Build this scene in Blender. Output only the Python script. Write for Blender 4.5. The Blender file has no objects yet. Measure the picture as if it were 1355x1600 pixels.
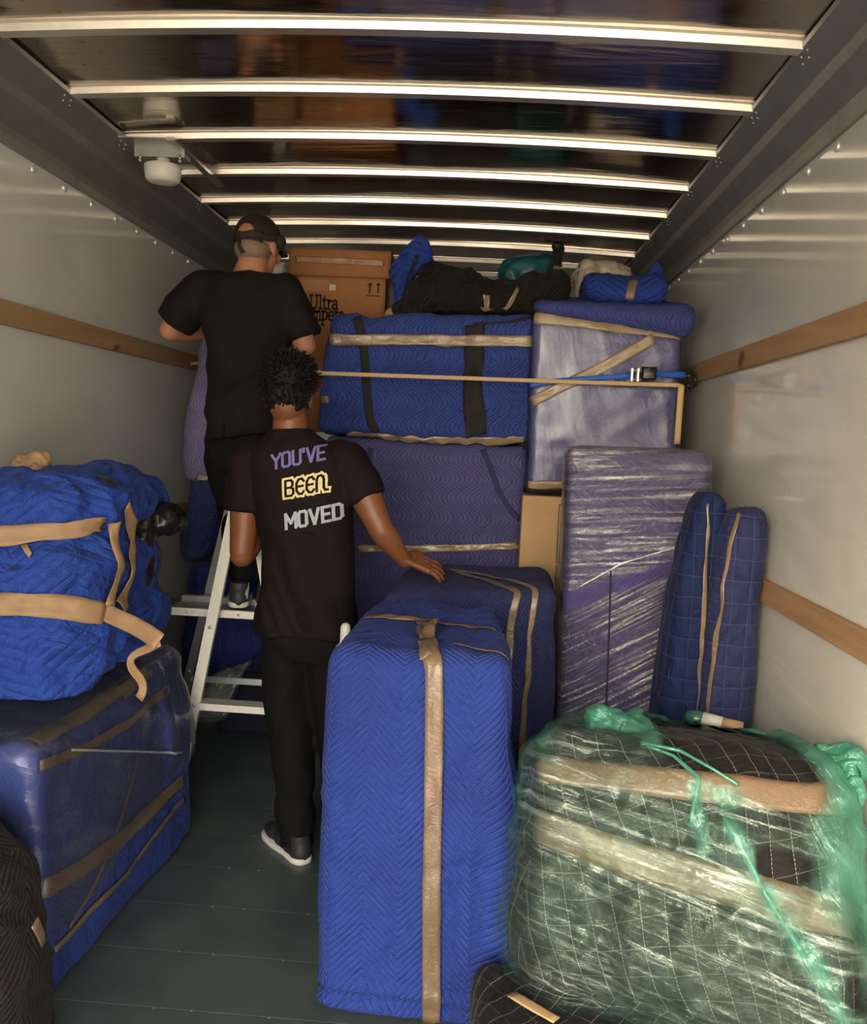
import bpy, bmesh, math, random
from mathutils import Vector, Matrix, noise
from mathutils.bvhtree import BVHTree
random.seed(7)
V = Vector
scn = bpy.context.scene
COL = scn.collection

# ------------------------------------------------------------------ camera
FPX, CX, CY = 1370.0, 677.5, 800.0
CAM = V((0, 0, 1.49))
RM = (Matrix.Rotation(math.radians(3.3), 3, 'Z') @ Matrix.Rotation(math.radians(90 - 4.86), 3, 'X')
      @ Matrix.Rotation(math.radians(2.7), 3, 'Z'))
cd = bpy.data.cameras.new('camera'); cam = bpy.data.objects.new('camera', cd); COL.objects.link(cam)
cam.matrix_world = Matrix.Translation(CAM) @ RM.to_4x4()
cd.sensor_fit = 'VERTICAL'; cd.sensor_height = 32.0; cd.lens = FPX / 1600 * 32.0
cd.clip_start = 0.05; cd.clip_end = 300
scn.camera = cam

def W(px, py, Y):
    """point of the truck at depth Y that stands at a place measured in the photograph"""
    d = RM @ V(((px - CX) / FPX, -(py - CY) / FPX, -1.0))
    return CAM + d * ((Y - CAM.y) / d.y)

# ------------------------------------------------------------------ light
scn.view_settings.view_transform = 'Standard'; scn.view_settings.look = 'None'
scn.view_settings.gamma = 1.0; scn.view_settings.use_curve_mapping = False
scn.view_settings.exposure = 1.27
wd = bpy.data.worlds.new('sky'); scn.world = wd; wd.use_nodes = True
nt = wd.node_tree; nt.nodes.clear()
wo = nt.nodes.new('ShaderNodeOutputWorld'); bg = nt.nodes.new('ShaderNodeBackground')
sk = nt.nodes.new('ShaderNodeTexSky'); sk.sky_type = 'NISHITA'
sk.sun_disc = False; sk.sun_elevation = math.radians(24); sk.sun_rotation = math.radians(215)
sk.air_density = 1.2; sk.dust_density = 4.0; sk.ozone_density = 0.6
mxw = nt.nodes.new('ShaderNodeMix'); mxw.data_type = 'RGBA'; mxw.inputs[0].default_value = 0.65
nt.links.new(sk.outputs[0], mxw.inputs[6]); mxw.inputs[7].default_value = (4.8, 4.5, 4.0, 1)
nt.links.new(mxw.outputs[2], bg.inputs[0]); bg.inputs[1].default_value = 0.62
nt.links.new(bg.outputs[0], wo.inputs[0])
sd = bpy.data.lights.new('sun', 'SUN'); sd.energy = 4.0; sd.angle = math.radians(3); sd.color = (1.0, 0.88, 0.72)
sun = bpy.data.objects.new('sun', sd); COL.objects.link(sun)
# the sun stands off to the side so it lights the yard behind the truck, not the load
sun.rotation_euler = (math.radians(38), 0, math.radians(150))
pd_ = bpy.data.lights.new('door_portal', 'AREA'); pd_.shape = 'RECTANGLE'; pd_.size = 2.4; pd_.size_y = 2.5
pd_.cycles.is_portal = True
portal = bpy.data.objects.new('door_portal', pd_); COL.objects.link(portal)
portal.location = (-0.32, -1.30, 1.27); portal.rotation_euler = (math.radians(90), 0, 0)

# ------------------------------------------------------------------ materials
def new_mat(name):
    m = bpy.data.materials.new(name); m.use_nodes = True
    n = m.node_tree; n.nodes.clear()
    out = n.nodes.new('ShaderNodeOutputMaterial')
    return m, n, out
class G:
    """small node helper"""
    def __init__(s, n): s.n = n
    def node(s, t, **k):
        o = s.n.nodes.new(t)
        for a, b in k.items(): setattr(o, a, b)
        return o
    def link(s, a, b): s.n.links.new(a, b)
    def val(s, i, x):
        if isinstance(x, (int, float)): i.default_value = x
        elif isinstance(x, tuple): i.default_value = x
        else: s.link(x, i)
    def math(s, op, a, b=0.0, c=0.0, clamp=False):
        o = s.node('ShaderNodeMath', operation=op); o.use_clamp = clamp
        s.val(o.inputs[0], a); s.val(o.inputs[1], b); s.val(o.inputs[2], c)
        return o.outputs[0]
    def mix(s, f, a, b):
        o = s.node('ShaderNodeMix', data_type='RGBA')
        s.val(o.inputs[0], f); s.val(o.inputs[6], a); s.val(o.inputs[7], b)
        return o.outputs[2]
    def noise(s, vec, scale, detail=3, rough=0.5, dist=0.0):
        o = s.node('ShaderNodeTexNoise'); s.link(vec, o.inputs['Vector'])
        o.inputs['Scale'].default_value = scale; o.inputs['Detail'].default_value = detail
        o.inputs['Roughness'].default_value = rough; o.inputs['Distortion'].default_value = dist
        return o.outputs['Fac']
    def mapping(s, vec, scale=(1, 1, 1), rot=(0, 0, 0)):
        o = s.node('ShaderNodeMapping'); s.link(vec, o.inputs[0])
        o.inputs['Scale'].default_value = scale; o.inputs['Rotation'].default_value = rot
        return o.outputs[0]
    def ramp(s, f, a, b, lo=0.0, hi=1.0):
        o = s.node('ShaderNodeMapRange'); s.val(o.inputs[0], f)
        for i, x in zip((1, 2, 3, 4), (a, b, lo, hi)): o.inputs[i].default_value = x
        o.clamp = True
        return o.outputs[0]
    def bump(s, h, strength=0.5, dist=0.01, nrm=None):
        o = s.node('ShaderNodeBump'); s.link(h, o.inputs['Height'])
        o.inputs['Strength'].default_value = strength; o.inputs['Distance'].default_value = dist
        if nrm is not None: s.link(nrm, o.inputs['Normal'])
        return o.outputs[0]
    def coord(s, which='Object'):
        return s.node('ShaderNodeTexCoord').outputs[which]
def c4(c): return (c[0], c[1], c[2], 1.0)
def principled(g, out, base, rough=0.5, metal=0.0, nrm=None, spec=0.5, coat=0.0, coat_rough=0.1, sheen=0.0):
    p = g.node('ShaderNodeBsdfPrincipled')
    g.val(p.inputs['Base Color'], c4(base) if isinstance(base, tuple) and len(base) == 3 else base)
    g.val(p.inputs['Roughness'], rough); g.val(p.inputs['Metallic'], metal)
    p.inputs['Specular IOR Level'].default_value = spec
    p.inputs['Coat Weight'].default_value = coat; p.inputs['Coat Roughness'].default_value = coat_rough
    p.inputs['Sheen Weight'].default_value = sheen; p.inputs['Sheen Roughness'].default_value = 0.4
    if nrm is not None: g.link(nrm, p.inputs['Normal'])
    g.link(p.outputs[0], out.inputs[0])
    return p

def mat_plain(name, base, rough=0.5, metal=0.0, var=0.12, bump=0.15, scale=30, spec=0.5, coat=0.0, sheen=0.0):
    m, n, out = new_mat(name); g = G(n); co = g.coord()
    nz = g.noise(co, scale, 4)
    col = g.mix(g.ramp(nz, 0.3, 0.7), c4([x * (1 - var) for x in base]), c4([min(1, x * (1 + var)) for x in base]))
    principled(g, out, col, rough, metal, g.bump(nz, bump, 0.004), spec, coat, 0.15, sheen)
    return m

def mat_quilt(name, base, stitch, mode='chevron', s=0.022, P=0.135, slope=0.75, sm=0.35, wrinkle=0.5, rough=0.75, q=0.85, sheen=0.04):
    """moving blanket: stitched quilting that puffs between the seams; UV is in metres"""
    m, n, out = new_mat(name); g = G(n)
    uv = g.coord('UV'); ob = g.coord()
    sep = g.node('ShaderNodeSeparateXYZ'); g.link(uv, sep.inputs[0])
    u, v = sep.outputs[0], sep.outputs[1]
    wob = g.math('MULTIPLY', g.math('SUBTRACT', g.noise(ob, 9, 2), 0.5), 0.012)
    if mode == 'chevron':
        fr = g.math('FRACT', g.math('DIVIDE', u, P))
        zig = g.math('MULTIPLY', g.math('ABSOLUTE', g.math('SUBTRACT', fr, 0.5)), P * 2 * slope)
        t = g.math('DIVIDE', g.math('ADD', g.math('ADD', v, zig), wob), s)
        puff = g.math('ABSOLUTE', g.math('SINE', g.math('MULTIPLY', t, math.pi)))
        line = g.ramp(puff, 0.0, 0.30, 1.0, 0.0)
    elif mode == 'grid':
        a = g.math('ABSOLUTE', g.math('SINE', g.math('MULTIPLY', g.math('ADD', u, wob), math.pi / s)))
        b = g.math('ABSOLUTE', g.math('SINE', g.math('MULTIPLY', g.math('ADD', v, wob), math.pi / (s * 1.3))))
        puff = g.math('MINIMUM', a, b); line = g.ramp(puff, 0.0, 0.10, 1.0, 0.0)
    elif mode == 'waves':
        sn = g.math('MULTIPLY', g.math('SINE', g.math('MULTIPLY', v, 2 * math.pi / P)), P * 0.22)
        t = g.math('DIVIDE', g.math('ADD', g.math('ADD', u, sn), wob), s)
        puff = g.math('ABSOLUTE', g.math('SINE', g.math('MULTIPLY', t, math.pi)))
        line = g.ramp(puff, 0.0, 0.22, 1.0, 0.0)
    else:  # pinstripe: dashed stitch rows
        bend = g.math('MULTIPLY', g.math('SUBTRACT', g.noise(ob, 1.6, 2), 0.5), 0.16)
        t = g.math('DIVIDE', g.math('ADD', g.math('ADD', u, wob), bend), s)
        puff = g.math('ABSOLUTE', g.math('SINE', g.math('MULTIPLY', t, math.pi)))
        crs = g.math('ABSOLUTE', g.math('SINE', g.math('MULTIPLY', g.math('DIVIDE', g.math('ADD', v, bend), s * 1.15), math.pi)))
        dash = g.math('GREATER_THAN', g.math('FRACT', g.math('DIVIDE', v, 0.008)), 0.3)
        line = g.math('MULTIPLY', g.ramp(puff, 0.0, 0.075, 1.0, 0.0), dash)
        line = g.math('MAXIMUM', line, g.math('MULTIPLY', g.ramp(crs, 0.0, 0.06, 1.0, 0.0), 0.28))
    big = g.noise(ob, 3.2, 3); fine = g.noise(ob, 160, 2)
    col = g.mix(g.ramp(big, 0.3, 0.7), c4([x * 0.88 for x in base]), c4([x * 1.12 for x in base]))
    col = g.mix(g.math('MULTIPLY', line, sm), col, c4(stitch))
    wr = g.noise(ob, 7, 4, 0.55, 1.2)
    h = g.math('ADD', g.math('MULTIPLY', g.math('POWER', puff, 0.55), 0.35), g.math('MULTIPLY', fine, 0.05))
    nb = g.bump(wr, wrinkle, 0.05)
    nb = g.bump(h, q, 0.016, nb)
    principled(g, out, col, rough, 0, nb, 0.25, 0, 0.1, sheen)
    return m

def mat_film(name, tint=(0.9, 0.93, 0.95), base=0.05, streak=0.5, ang=0.0, scale=60.0, stretch=0.06, rough=0.16, body=0.12, lo=0.52, hi=0.72, bstr=0.8, cover=False):
    """stretch film: clear layers, milky where the folds bunch up; direction set by ang in UV space"""
    m, n, out = new_mat(name); g = G(n)
    uv = g.coord('UV'); ob = g.coord()
    mp = g.mapping(uv, (1, 1, 1), (0, 0, ang)); mp2 = g.mapping(mp, (scale * stretch, scale, 1))
    nz = g.noise(mp2, 1.0, 5, 0.62, 0.3)
    patch = g.ramp(g.noise(ob, 3.0, 2), 0.38, 0.62)
    f1 = g.math('MULTIPLY', g.ramp(nz, lo, hi), g.math('ADD', g.math('MULTIPLY', patch, 0.75), 0.25))
    fr = g.node('ShaderNodeFresnel'); fr.inputs[0].default_value = 1.45
    hgt = g.math('ADD', nz, g.math('MULTIPLY', g.noise(ob, 14, 3), 0.6))
    nb = g.bump(hgt, bstr, 0.02); g.link(nb, fr.inputs[1])
    gl = g.node('ShaderNodeBsdfGlossy'); gl.inputs['Roughness'].default_value = rough
    gl.inputs['Color'].default_value = c4([min(1, 0.3 + 0.7 * x) for x in tint]); g.link(nb, gl.inputs['Normal'])
    df = g.node('ShaderNodeBsdfDiffuse'); df.inputs['Color'].default_value = c4(tint)
    mg = g.node('ShaderNodeMixShader'); mg.inputs[0].default_value = body
    g.link(gl.outputs[0], mg.inputs[1]); g.link(df.outputs[0], mg.inputs[2])
    tr = g.node('ShaderNodeBsdfTransparent')
    tc = c4([0.55 + 0.45 * x for x in tint]) if min(tint) < 0.7 else (0.97, 0.97, 0.97, 1)
    if cover:
        ac = g.node('ShaderNodeAttribute'); ac.attribute_name = 'cover'
        g.link(g.mix(ac.outputs['Fac'], (1, 1, 1, 1), tc), tr.inputs[0])
    else: tr.inputs[0].default_value = tc
    fac = g.math('ADD', g.math('MULTIPLY', f1, streak), g.math('ADD', g.math('MULTIPLY', fr.outputs[0], 0.7), base), clamp=True)
    if cover:
        at_ = g.node('ShaderNodeAttribute'); at_.attribute_name = 'cover'
        fac = g.math('MULTIPLY', fac, at_.outputs['Fac'])
    ms = g.node('ShaderNodeMixShader'); g.link(fac, ms.inputs[0]); g.link(tr.outputs[0], ms.inputs[1]); g.link(mg.outputs[0], ms.inputs[2])
    g.link(ms.outputs[0], out.inputs[0])
    return m

def mat_tape(name, base=(0.20, 0.135, 0.085), rough=0.24):
    m, n, out = new_mat(name); g = G(n); ob = g.coord()
    nz = g.noise(g.mapping(ob, (1, 1, 1)), 45, 4, 0.6, 1.5); big = g.noise(ob, 5, 2)
    col = g.mix(g.ramp(big, 0.35, 0.65), c4([x * 0.85 for x in base]), c4([x * 1.15 for x in base]))
    principled(g, out, col, rough, 0, g.bump(nz, 0.35, 0.01), 0.5, 0.4, 0.08)
    return m

def mat_wood(name, base, dark, axis=1):
    m, n, out = new_mat(name); g = G(n); ob = g.coord()
    sc = [22, 22, 22]; sc[axis] = 1.2
    nz = g.noise(g.mapping(ob, tuple(sc)), 1.5, 5, 0.6, 0.8)
    knots = g.ramp(g.noise(g.mapping(ob, (9, 5, 9)), 1.0, 1), 0.72, 0.8)
    col = g.mix(g.ramp(nz, 0.3, 0.7), c4(base), c4(dark)); col = g.mix(knots, col, c4([x * 0.4 for x in dark]))
    principled(g, out, col, 0.65, 0, g.bump(nz, 0.2, 0.004), 0.3)
    return m

def mat_card(name, base):
    m, n, out = new_mat(name); g = G(n); ob = g.coord()
    nz = g.noise(ob, 6, 4); fl = g.noise(g.mapping(ob, (1, 1, 90)), 2.0, 2)
    col = g.mix(g.ramp(nz, 0.3, 0.7), c4([x * 0.88 for x in base]), c4([x * 1.08 for x in base]))
    principled(g, out, col, 0.8, 0, g.bump(g.math('ADD', fl, nz), 0.15, 0.004), 0.2)
    return m

BLUE = mat_quilt('bright_blue_quilt', (0.018, 0.042, 0.26), (0.13, 0.20, 0.56), 'chevron', 0.0195, 0.18, 0.52, 0.7, 0.45)
BLUEW = mat_quilt('royal_blue_quilt', (0.036, 0.066, 0.30), (0.08, 0.13, 0.42), 'waves', 0.02, 0.20, 0.75, 0.3, 0.7)
BLUEG = mat_quilt('royal_blue_pad', (0.018, 0.052, 0.30), (0.06, 0.14, 0.50), 'chevron', 0.03, 0.3, 0.3, 0.25, 0.9)
PURP = mat_quilt('violet_blue_quilt', (0.085, 0.085, 0.24), (0.14, 0.14, 0.33), 'waves', 0.02, 0.17, 0.75, 0.3, 0.35)
PURD = mat_quilt('dusk_blue_quilt', (0.030, 0.036, 0.135), (0.07, 0.08, 0.22), 'chevron', 0.02, 0.12, 0.8, 0.35, 0.4)
NAVY = mat_quilt('navy_check_quilt', (0.007, 0.017, 0.075), (0.06, 0.11, 0.24), 'grid', 0.05, 0.12, 0.8, 0.55, 0.5)
BLACKQ = mat_quilt('black_chevron_quilt', (0.012, 0.010, 0.009), (0.12, 0.09, 0.07), 'chevron', 0.024, 0.16, 0.9, 0.35, 0.6, sheen=0.05)
BLACKP = mat_quilt('black_pinstripe_quilt', (0.012, 0.012, 0.013), (0.62, 0.58, 0.50), 'pin', 0.048, 0.16, 0.9, 0.75, 0.5, sheen=0.05)
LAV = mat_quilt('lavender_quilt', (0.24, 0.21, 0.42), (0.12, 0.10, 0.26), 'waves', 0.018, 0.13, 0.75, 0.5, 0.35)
BIND = mat_plain('black_binding', (0.012, 0.011, 0.012), 0.8, sheen=0.05)
TAPE = mat_tape('tan_packing_tape')
TAPE2 = mat_tape('glossy_tan_tape', (0.34, 0.25, 0.155), 0.15)
PAPER = mat_plain('paper_tape', (0.33, 0.205, 0.105), 0.6, var=0.15, bump=0.4, scale=25)
FILM = mat_film('clear_film', streak=0.35, ang=0.5, scale=70, base=0.02, lo=0.55, hi=0.8)
ALU = mat_plain('brushed_aluminium', (0.72, 0.74, 0.74), 0.38, 0.75, 0.06, 0.1, 60)
ALUW = mat_plain('pale_aluminium', (0.80, 0.77, 0.70), 0.45, 0.3, 0.05, 0.1, 60)
STEEL = mat_plain('galvanised_steel', (0.5, 0.5, 0.49), 0.35, 0.85, 0.08, 0.1, 40)
WOOD = mat_wood('pine_slat', (0.44, 0.28, 0.155), (0.33, 0.20, 0.105))
CARD = mat_card('brown_cardboard', (0.40, 0.185, 0.075))
CARDL = mat_card('pale_cardboard', (0.55, 0.36, 0.19))
INK = mat_plain('black_ink', (0.03, 0.015, 0.01), 0.7)
TEE = mat_plain('black_cotton', (0.010, 0.009, 0.0085), 0.85, var=0.2, bump=0.3, scale=18, spec=0.2)
TEE2 = mat_plain('brown_black_cotton', (0.0095, 0.0055, 0.0065), 0.8, var=0.2, bump=0.3, scale=18, spec=0.2)
PANTS = mat_plain('black_trouser_cloth', (0.006, 0.0055, 0.0055), 0.85, var=0.2, bump=0.3, scale=14, spec=0.2)
SKIN1 = mat_plain('light_tan_skin', (0.46, 0.21, 0.12), 0.5, var=0.08, bump=0.05, scale=25)
SKIN2 = mat_plain('deep_brown_skin', (0.20, 0.075, 0.030), 0.42, var=0.1, bump=0.05, scale=25)
HAIR = mat_plain('black_hair', (0.008, 0.006, 0.005), 0.7, var=0.3, bump=0.4, scale=90, spec=0.25)
STUB = mat_plain('shaved_grey_hair', (0.22, 0.15, 0.10), 0.6, var=0.15, bump=0.2, scale=120)
WHITE = mat_plain('white_plastic', (0.78, 0.76, 0.72), 0.35, 0, 0.04, 0.02)
SOLE = mat_plain('white_rubber', (0.75, 0.72, 0.66), 0.5, 0, 0.05, 0.05)
BLACKPL = mat_plain('black_plastic', (0.012, 0.012, 0.012), 0.35, 0, 0.1, 0.5, 20, coat=0.15)
STRAPT = mat_plain('tan_webbing', (0.62, 0.43, 0.22), 0.6, 0, 0.08, 0.2, 120)
STRAPB = mat_plain('blue_webbing', (0.03, 0.13, 0.62), 0.55, 0, 0.08, 0.2, 120)

# ------------------------------------------------------------------ mesh helpers
def tag(o, label=None, cat=None, group=None, kind=None):
    for k, v in (('label', label), ('category', cat), ('group', group), ('kind', kind)):
        if v: o[k] = v
    return o
def empty(name, loc, label, cat, group=None):
    o = bpy.data.objects.new(name, None); COL.objects.link(o); o.location = loc; o.empty_display_size = 0.1
    return tag(o, label, cat, group)
def link(name, me, mat, parent=None, label=None):
    o = bpy.data.objects.new(name, me); COL.objects.link(o)
    if mat:
        me.materials.clear(); me.materials.append(mat)
    if parent:
        o.parent = parent; o.matrix_parent_inverse = Matrix.Translation(-parent.location)
    if label: o['label'] = label
    return o
def mk(name, vs, fs, mat, parent=None, smooth=True, uvs=None, label=None):
    me = bpy.data.meshes.new(name); me.from_pydata([tuple(v) for v in vs], [], fs)
    if uvs:
        ul = me.uv_layers.new(name='UVMap')
        for i, x in enumerate(uvs): ul.data[i].uv = x
    if smooth: me.polygons.foreach_set('use_smooth', [True] * len(me.polygons))
    me.update()
    return link(name, me, mat, parent, label)
class MB:
    """collects plain shapes for ONE mesh"""
    def __init__(s): s.v = []; s.f = []
    def add(s, vs, fs):
        b = len(s.v); s.v += [V(p) for p in vs]; s.f += [tuple(i + b for i in f) for f in fs]; return s
    def box(s, a, b, ch=0.0):
        x0, y0, z0 = a; x1, y1, z1 = b
        if ch <= 0:
            return s.add([(x0, y0, z0), (x1, y0, z0), (x1, y1, z0), (x0, y1, z0), (x0, y0, z1), (x1, y0, z1), (x1, y1, z1), (x0, y1, z1)],
                         [(0, 3, 2, 1), (4, 5, 6, 7), (0, 1, 5, 4), (1, 2, 6, 5), (2, 3, 7, 6), (3, 0, 4, 7)])
        bm = bmesh.new(); r = bmesh.ops.create_cube(bm, size=1)
        for v in bm.verts: v.co = V(((x0 + x1) / 2 + v.co.x * (x1 - x0), (y0 + y1) / 2 + v.co.y * (y1 - y0), (z0 + z1) / 2 + v.co.z * (z1 - z0)))
        bmesh.ops.bevel(bm, geom=bm.edges[:], offset=ch, segments=2, affect='EDGES', profile=0.5)
        bm.verts.index_update()
        s.add([v.co.copy() for v in bm.verts], [tuple(v.index for v in f.verts) for f in bm.faces]); bm.free(); return s
    def bar(s, p, q, w, h, up=(0, 0, 1)):
        """rectangular bar p->q; w across, h along up"""
        p = V(p); q = V(q); t = (q - p).normalized(); a = t.cross(V(up)).normalized(); b = a.cross(t).normalized()
        vs = []
        for c in (p, q):
            for i, j in ((-1, -1), (1, -1), (1, 1), (-1, 1)): vs.append(c + a * i * w / 2 + b * j * h / 2)
        return s.add(vs, [(0, 1, 2, 3), (7, 6, 5, 4), (0, 4, 5, 1), (1, 5, 6, 2), (2, 6, 7, 3), (3, 7, 4, 0)])
    def tube(s, pts, rad, n=10, caps=True):
        pts = [V(p) for p in pts]; rad = rad if isinstance(rad, (list, tuple)) else [rad] * len(pts)
        t0 = (pts[1] - pts[0]).normalized(); a = t0.orthogonal().normalized(); b0 = len(s.v)
        rows = []
        for i, p in enumerate(pts):
            t = (pts[min(i + 1, len(pts) - 1)] - pts[max(i - 1, 0)]).normalized()
            a = (a - t * a.dot(t)).normalized(); c = t.cross(a)
            rows.append([p + (a * math.cos(2 * math.pi * k / n) + c * math.sin(2 * math.pi * k / n)) * rad[i] for k in range(n)])
        vs = [v for r in rows for v in r]; fs = []
        for i in range(len(pts) - 1):
            for k in range(n):
                fs.append((i * n + k, i * n + (k + 1) % n, (i + 1) * n + (k + 1) % n, (i + 1) * n + k))
        if caps: fs += [tuple(range(n))[::-1], tuple(range((len(pts) - 1) * n, len(pts) * n))]
        return s.add(vs, fs)
    def ball(s, c, r, rot=None, n=12, m=18):
        c = V(c); r = (r, r, r) if isinstance(r, (int, float)) else r; vs = []; fs = []
        for i in range(1, n):
            th = math.pi * i / n
            for k in range(m):
                ph = 2 * math.pi * k / m; q = V((r[0] * math.sin(th) * math.cos(ph), r[1] * math.sin(th) * math.sin(ph), r[2] * math.cos(th)))
                if rot: q.rotate(rot)
                vs.append(c + q)
        t = V((0, 0, r[2])); u = V((0, 0, -r[2]))
        if rot: t.rotate(rot); u.rotate(rot)
        vs += [c + t, c + u]; T = len(vs) - 2; B = T + 1
        for i in range(n - 2):
            for k in range(m): fs.append((i * m + k, (i + 1) * m + k, (i + 1) * m + (k + 1) % m, i * m + (k + 1) % m))
        for k in range(m): fs.append((T, k, (k + 1) % m)); fs.append((B, (n - 2) * m + (k + 1) % m, (n - 2) * m + k))
        return s.add(vs, fs)
    def loft(s, rings, n=28, pw=2.3):
        """horizontal-ish superellipse rings (centre, rx, ry, [tilt about x])"""
        rows = []
        for r in rings:
            c, rx, ry = V(r[0]), r[1], r[2]; tx = r[3] if len(r) > 3 else 0.0; tz = r[4] if len(r) > 4 else 0.0
            row = []
            for k in range(n):
                a = 2 * math.pi * k / n; ca, sa = math.cos(a), math.sin(a)
                q = V((rx * math.copysign(abs(ca) ** (2 / pw), ca), ry * math.copysign(abs(sa) ** (2 / pw), sa), 0))
                q.rotate(Matrix.Rotation(tx, 3, 'X')); q.rotate(Matrix.Rotation(tz, 3, 'Z')); row.append(c + q)
            rows.append(row)
        vs = [v for r in rows for v in r]; fs = []
        for i in range(len(rows) - 1):
            for k in range(n): fs.append((i * n + k, i * n + (k + 1) % n, (i + 1) * n + (k + 1) % n, (i + 1) * n + k))
        fs += [tuple(range(n))[::-1], tuple(range((len(rows) - 1) * n, len(rows) * n))]
        return s.add(vs, fs)
    def limb(s, pts, rad, n=20):
        """tapered limb with round ends, for fusing"""
        pts = [V(p) for p in pts]; s.tube(pts, rad, n)
        for p, r in zip(pts, rad): s.ball(p, r * 0.99, None, 8, 14)
        return s
    def out(s, name, mat, parent=None, smooth=False, label=None): return mk(name, s.v, s.f, mat, parent, smooth, None, label)
    def fuse(s, name, mat, parent=None, voxel=0.008, smooth=4, disp=None, uv=None, label=None):
        """everything collected becomes one continuous skin"""
        me = bpy.data.meshes.new(name); me.from_pydata([tuple(v) for v in s.v], [], s.f); me.update()
        o = bpy.data.objects.new(name, me); COL.objects.link(o)
        r = o.modifiers.new('r', 'REMESH'); r.mode = 'VOXEL'; r.voxel_size = voxel
        if smooth:
            q = o.modifiers.new('s', 'SMOOTH'); q.factor = 0.6; q.iterations = smooth
        dg = bpy.context.evaluated_depsgraph_get(); dg.update()
        nm = bpy.data.meshes.new_from_object(o.evaluated_get(dg)); bpy.data.objects.remove(o); bpy.data.meshes.remove(me)
        nm.name = name
        if disp:
            nr = [v.normal.copy() for v in nm.vertices]
            for v, nn in zip(nm.vertices, nr): v.co += nn * disp(v.co)
        if uv:
            ul = nm.uv_layers.new(name='UVMap')
            for p in nm.polygons:
                us = [uv(nm.vertices[i].co, p.normal) for i in p.vertices]
                if max(a[0] for a in us) - min(a[0] for a in us) > 0.5:
                    mxx = max(a[0] for a in us); us = [a if a[0] > mxx - 0.5 else (a[0] + us[0][0] * 0 + mxx, a[1]) for a in us]
                for li, q in zip(p.loop_indices, us): ul.data[li].uv = q
        nm.polygons.foreach_set('use_smooth', [True] * len(nm.polygons)); nm.update()
        return link(name, nm, mat, parent, label)

def folds(amp, f=5.0, seed=0.0, sx=(1, 1, 1)):
    off = V((seed * 3.1, seed * 1.7, seed * 2.3))
    def fn(p):
        q = V((p.x * sx[0], p.y * sx[1], p.z * sx[2])) * f + off
        w = q + V((noise.noise(q * 0.7), noise.noise(q * 0.7 + V((9, 1, 4))), noise.noise(q * 0.7 + V((2, 7, 5))))) * 0.8
        a = noise.noise(w); b = 1 - abs(noise.noise(w * 1.9 + V((5, 5, 5)))) * 2.2
        return amp * (0.7 * a + 0.45 * b - 0.2)
    return fn
def boxuv(rot=0.0):
    ca, sa = math.cos(rot), math.sin(rot)
    def fn(p, n):
        ax, ay, az = abs(n.x), abs(n.y), abs(n.z)
        if ay >= ax and ay >= az: u, v = p.x, p.z
        elif ax >= az: u, v = p.y, p.z
        else: u, v = p.x, p.y
        return (u * ca - v * sa, u * sa + v * ca)
    return fn
def planuv(A, B):
    A, B = V(A), V(B)
    return lambda p, n: (p.dot(A), p.dot(B))

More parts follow.
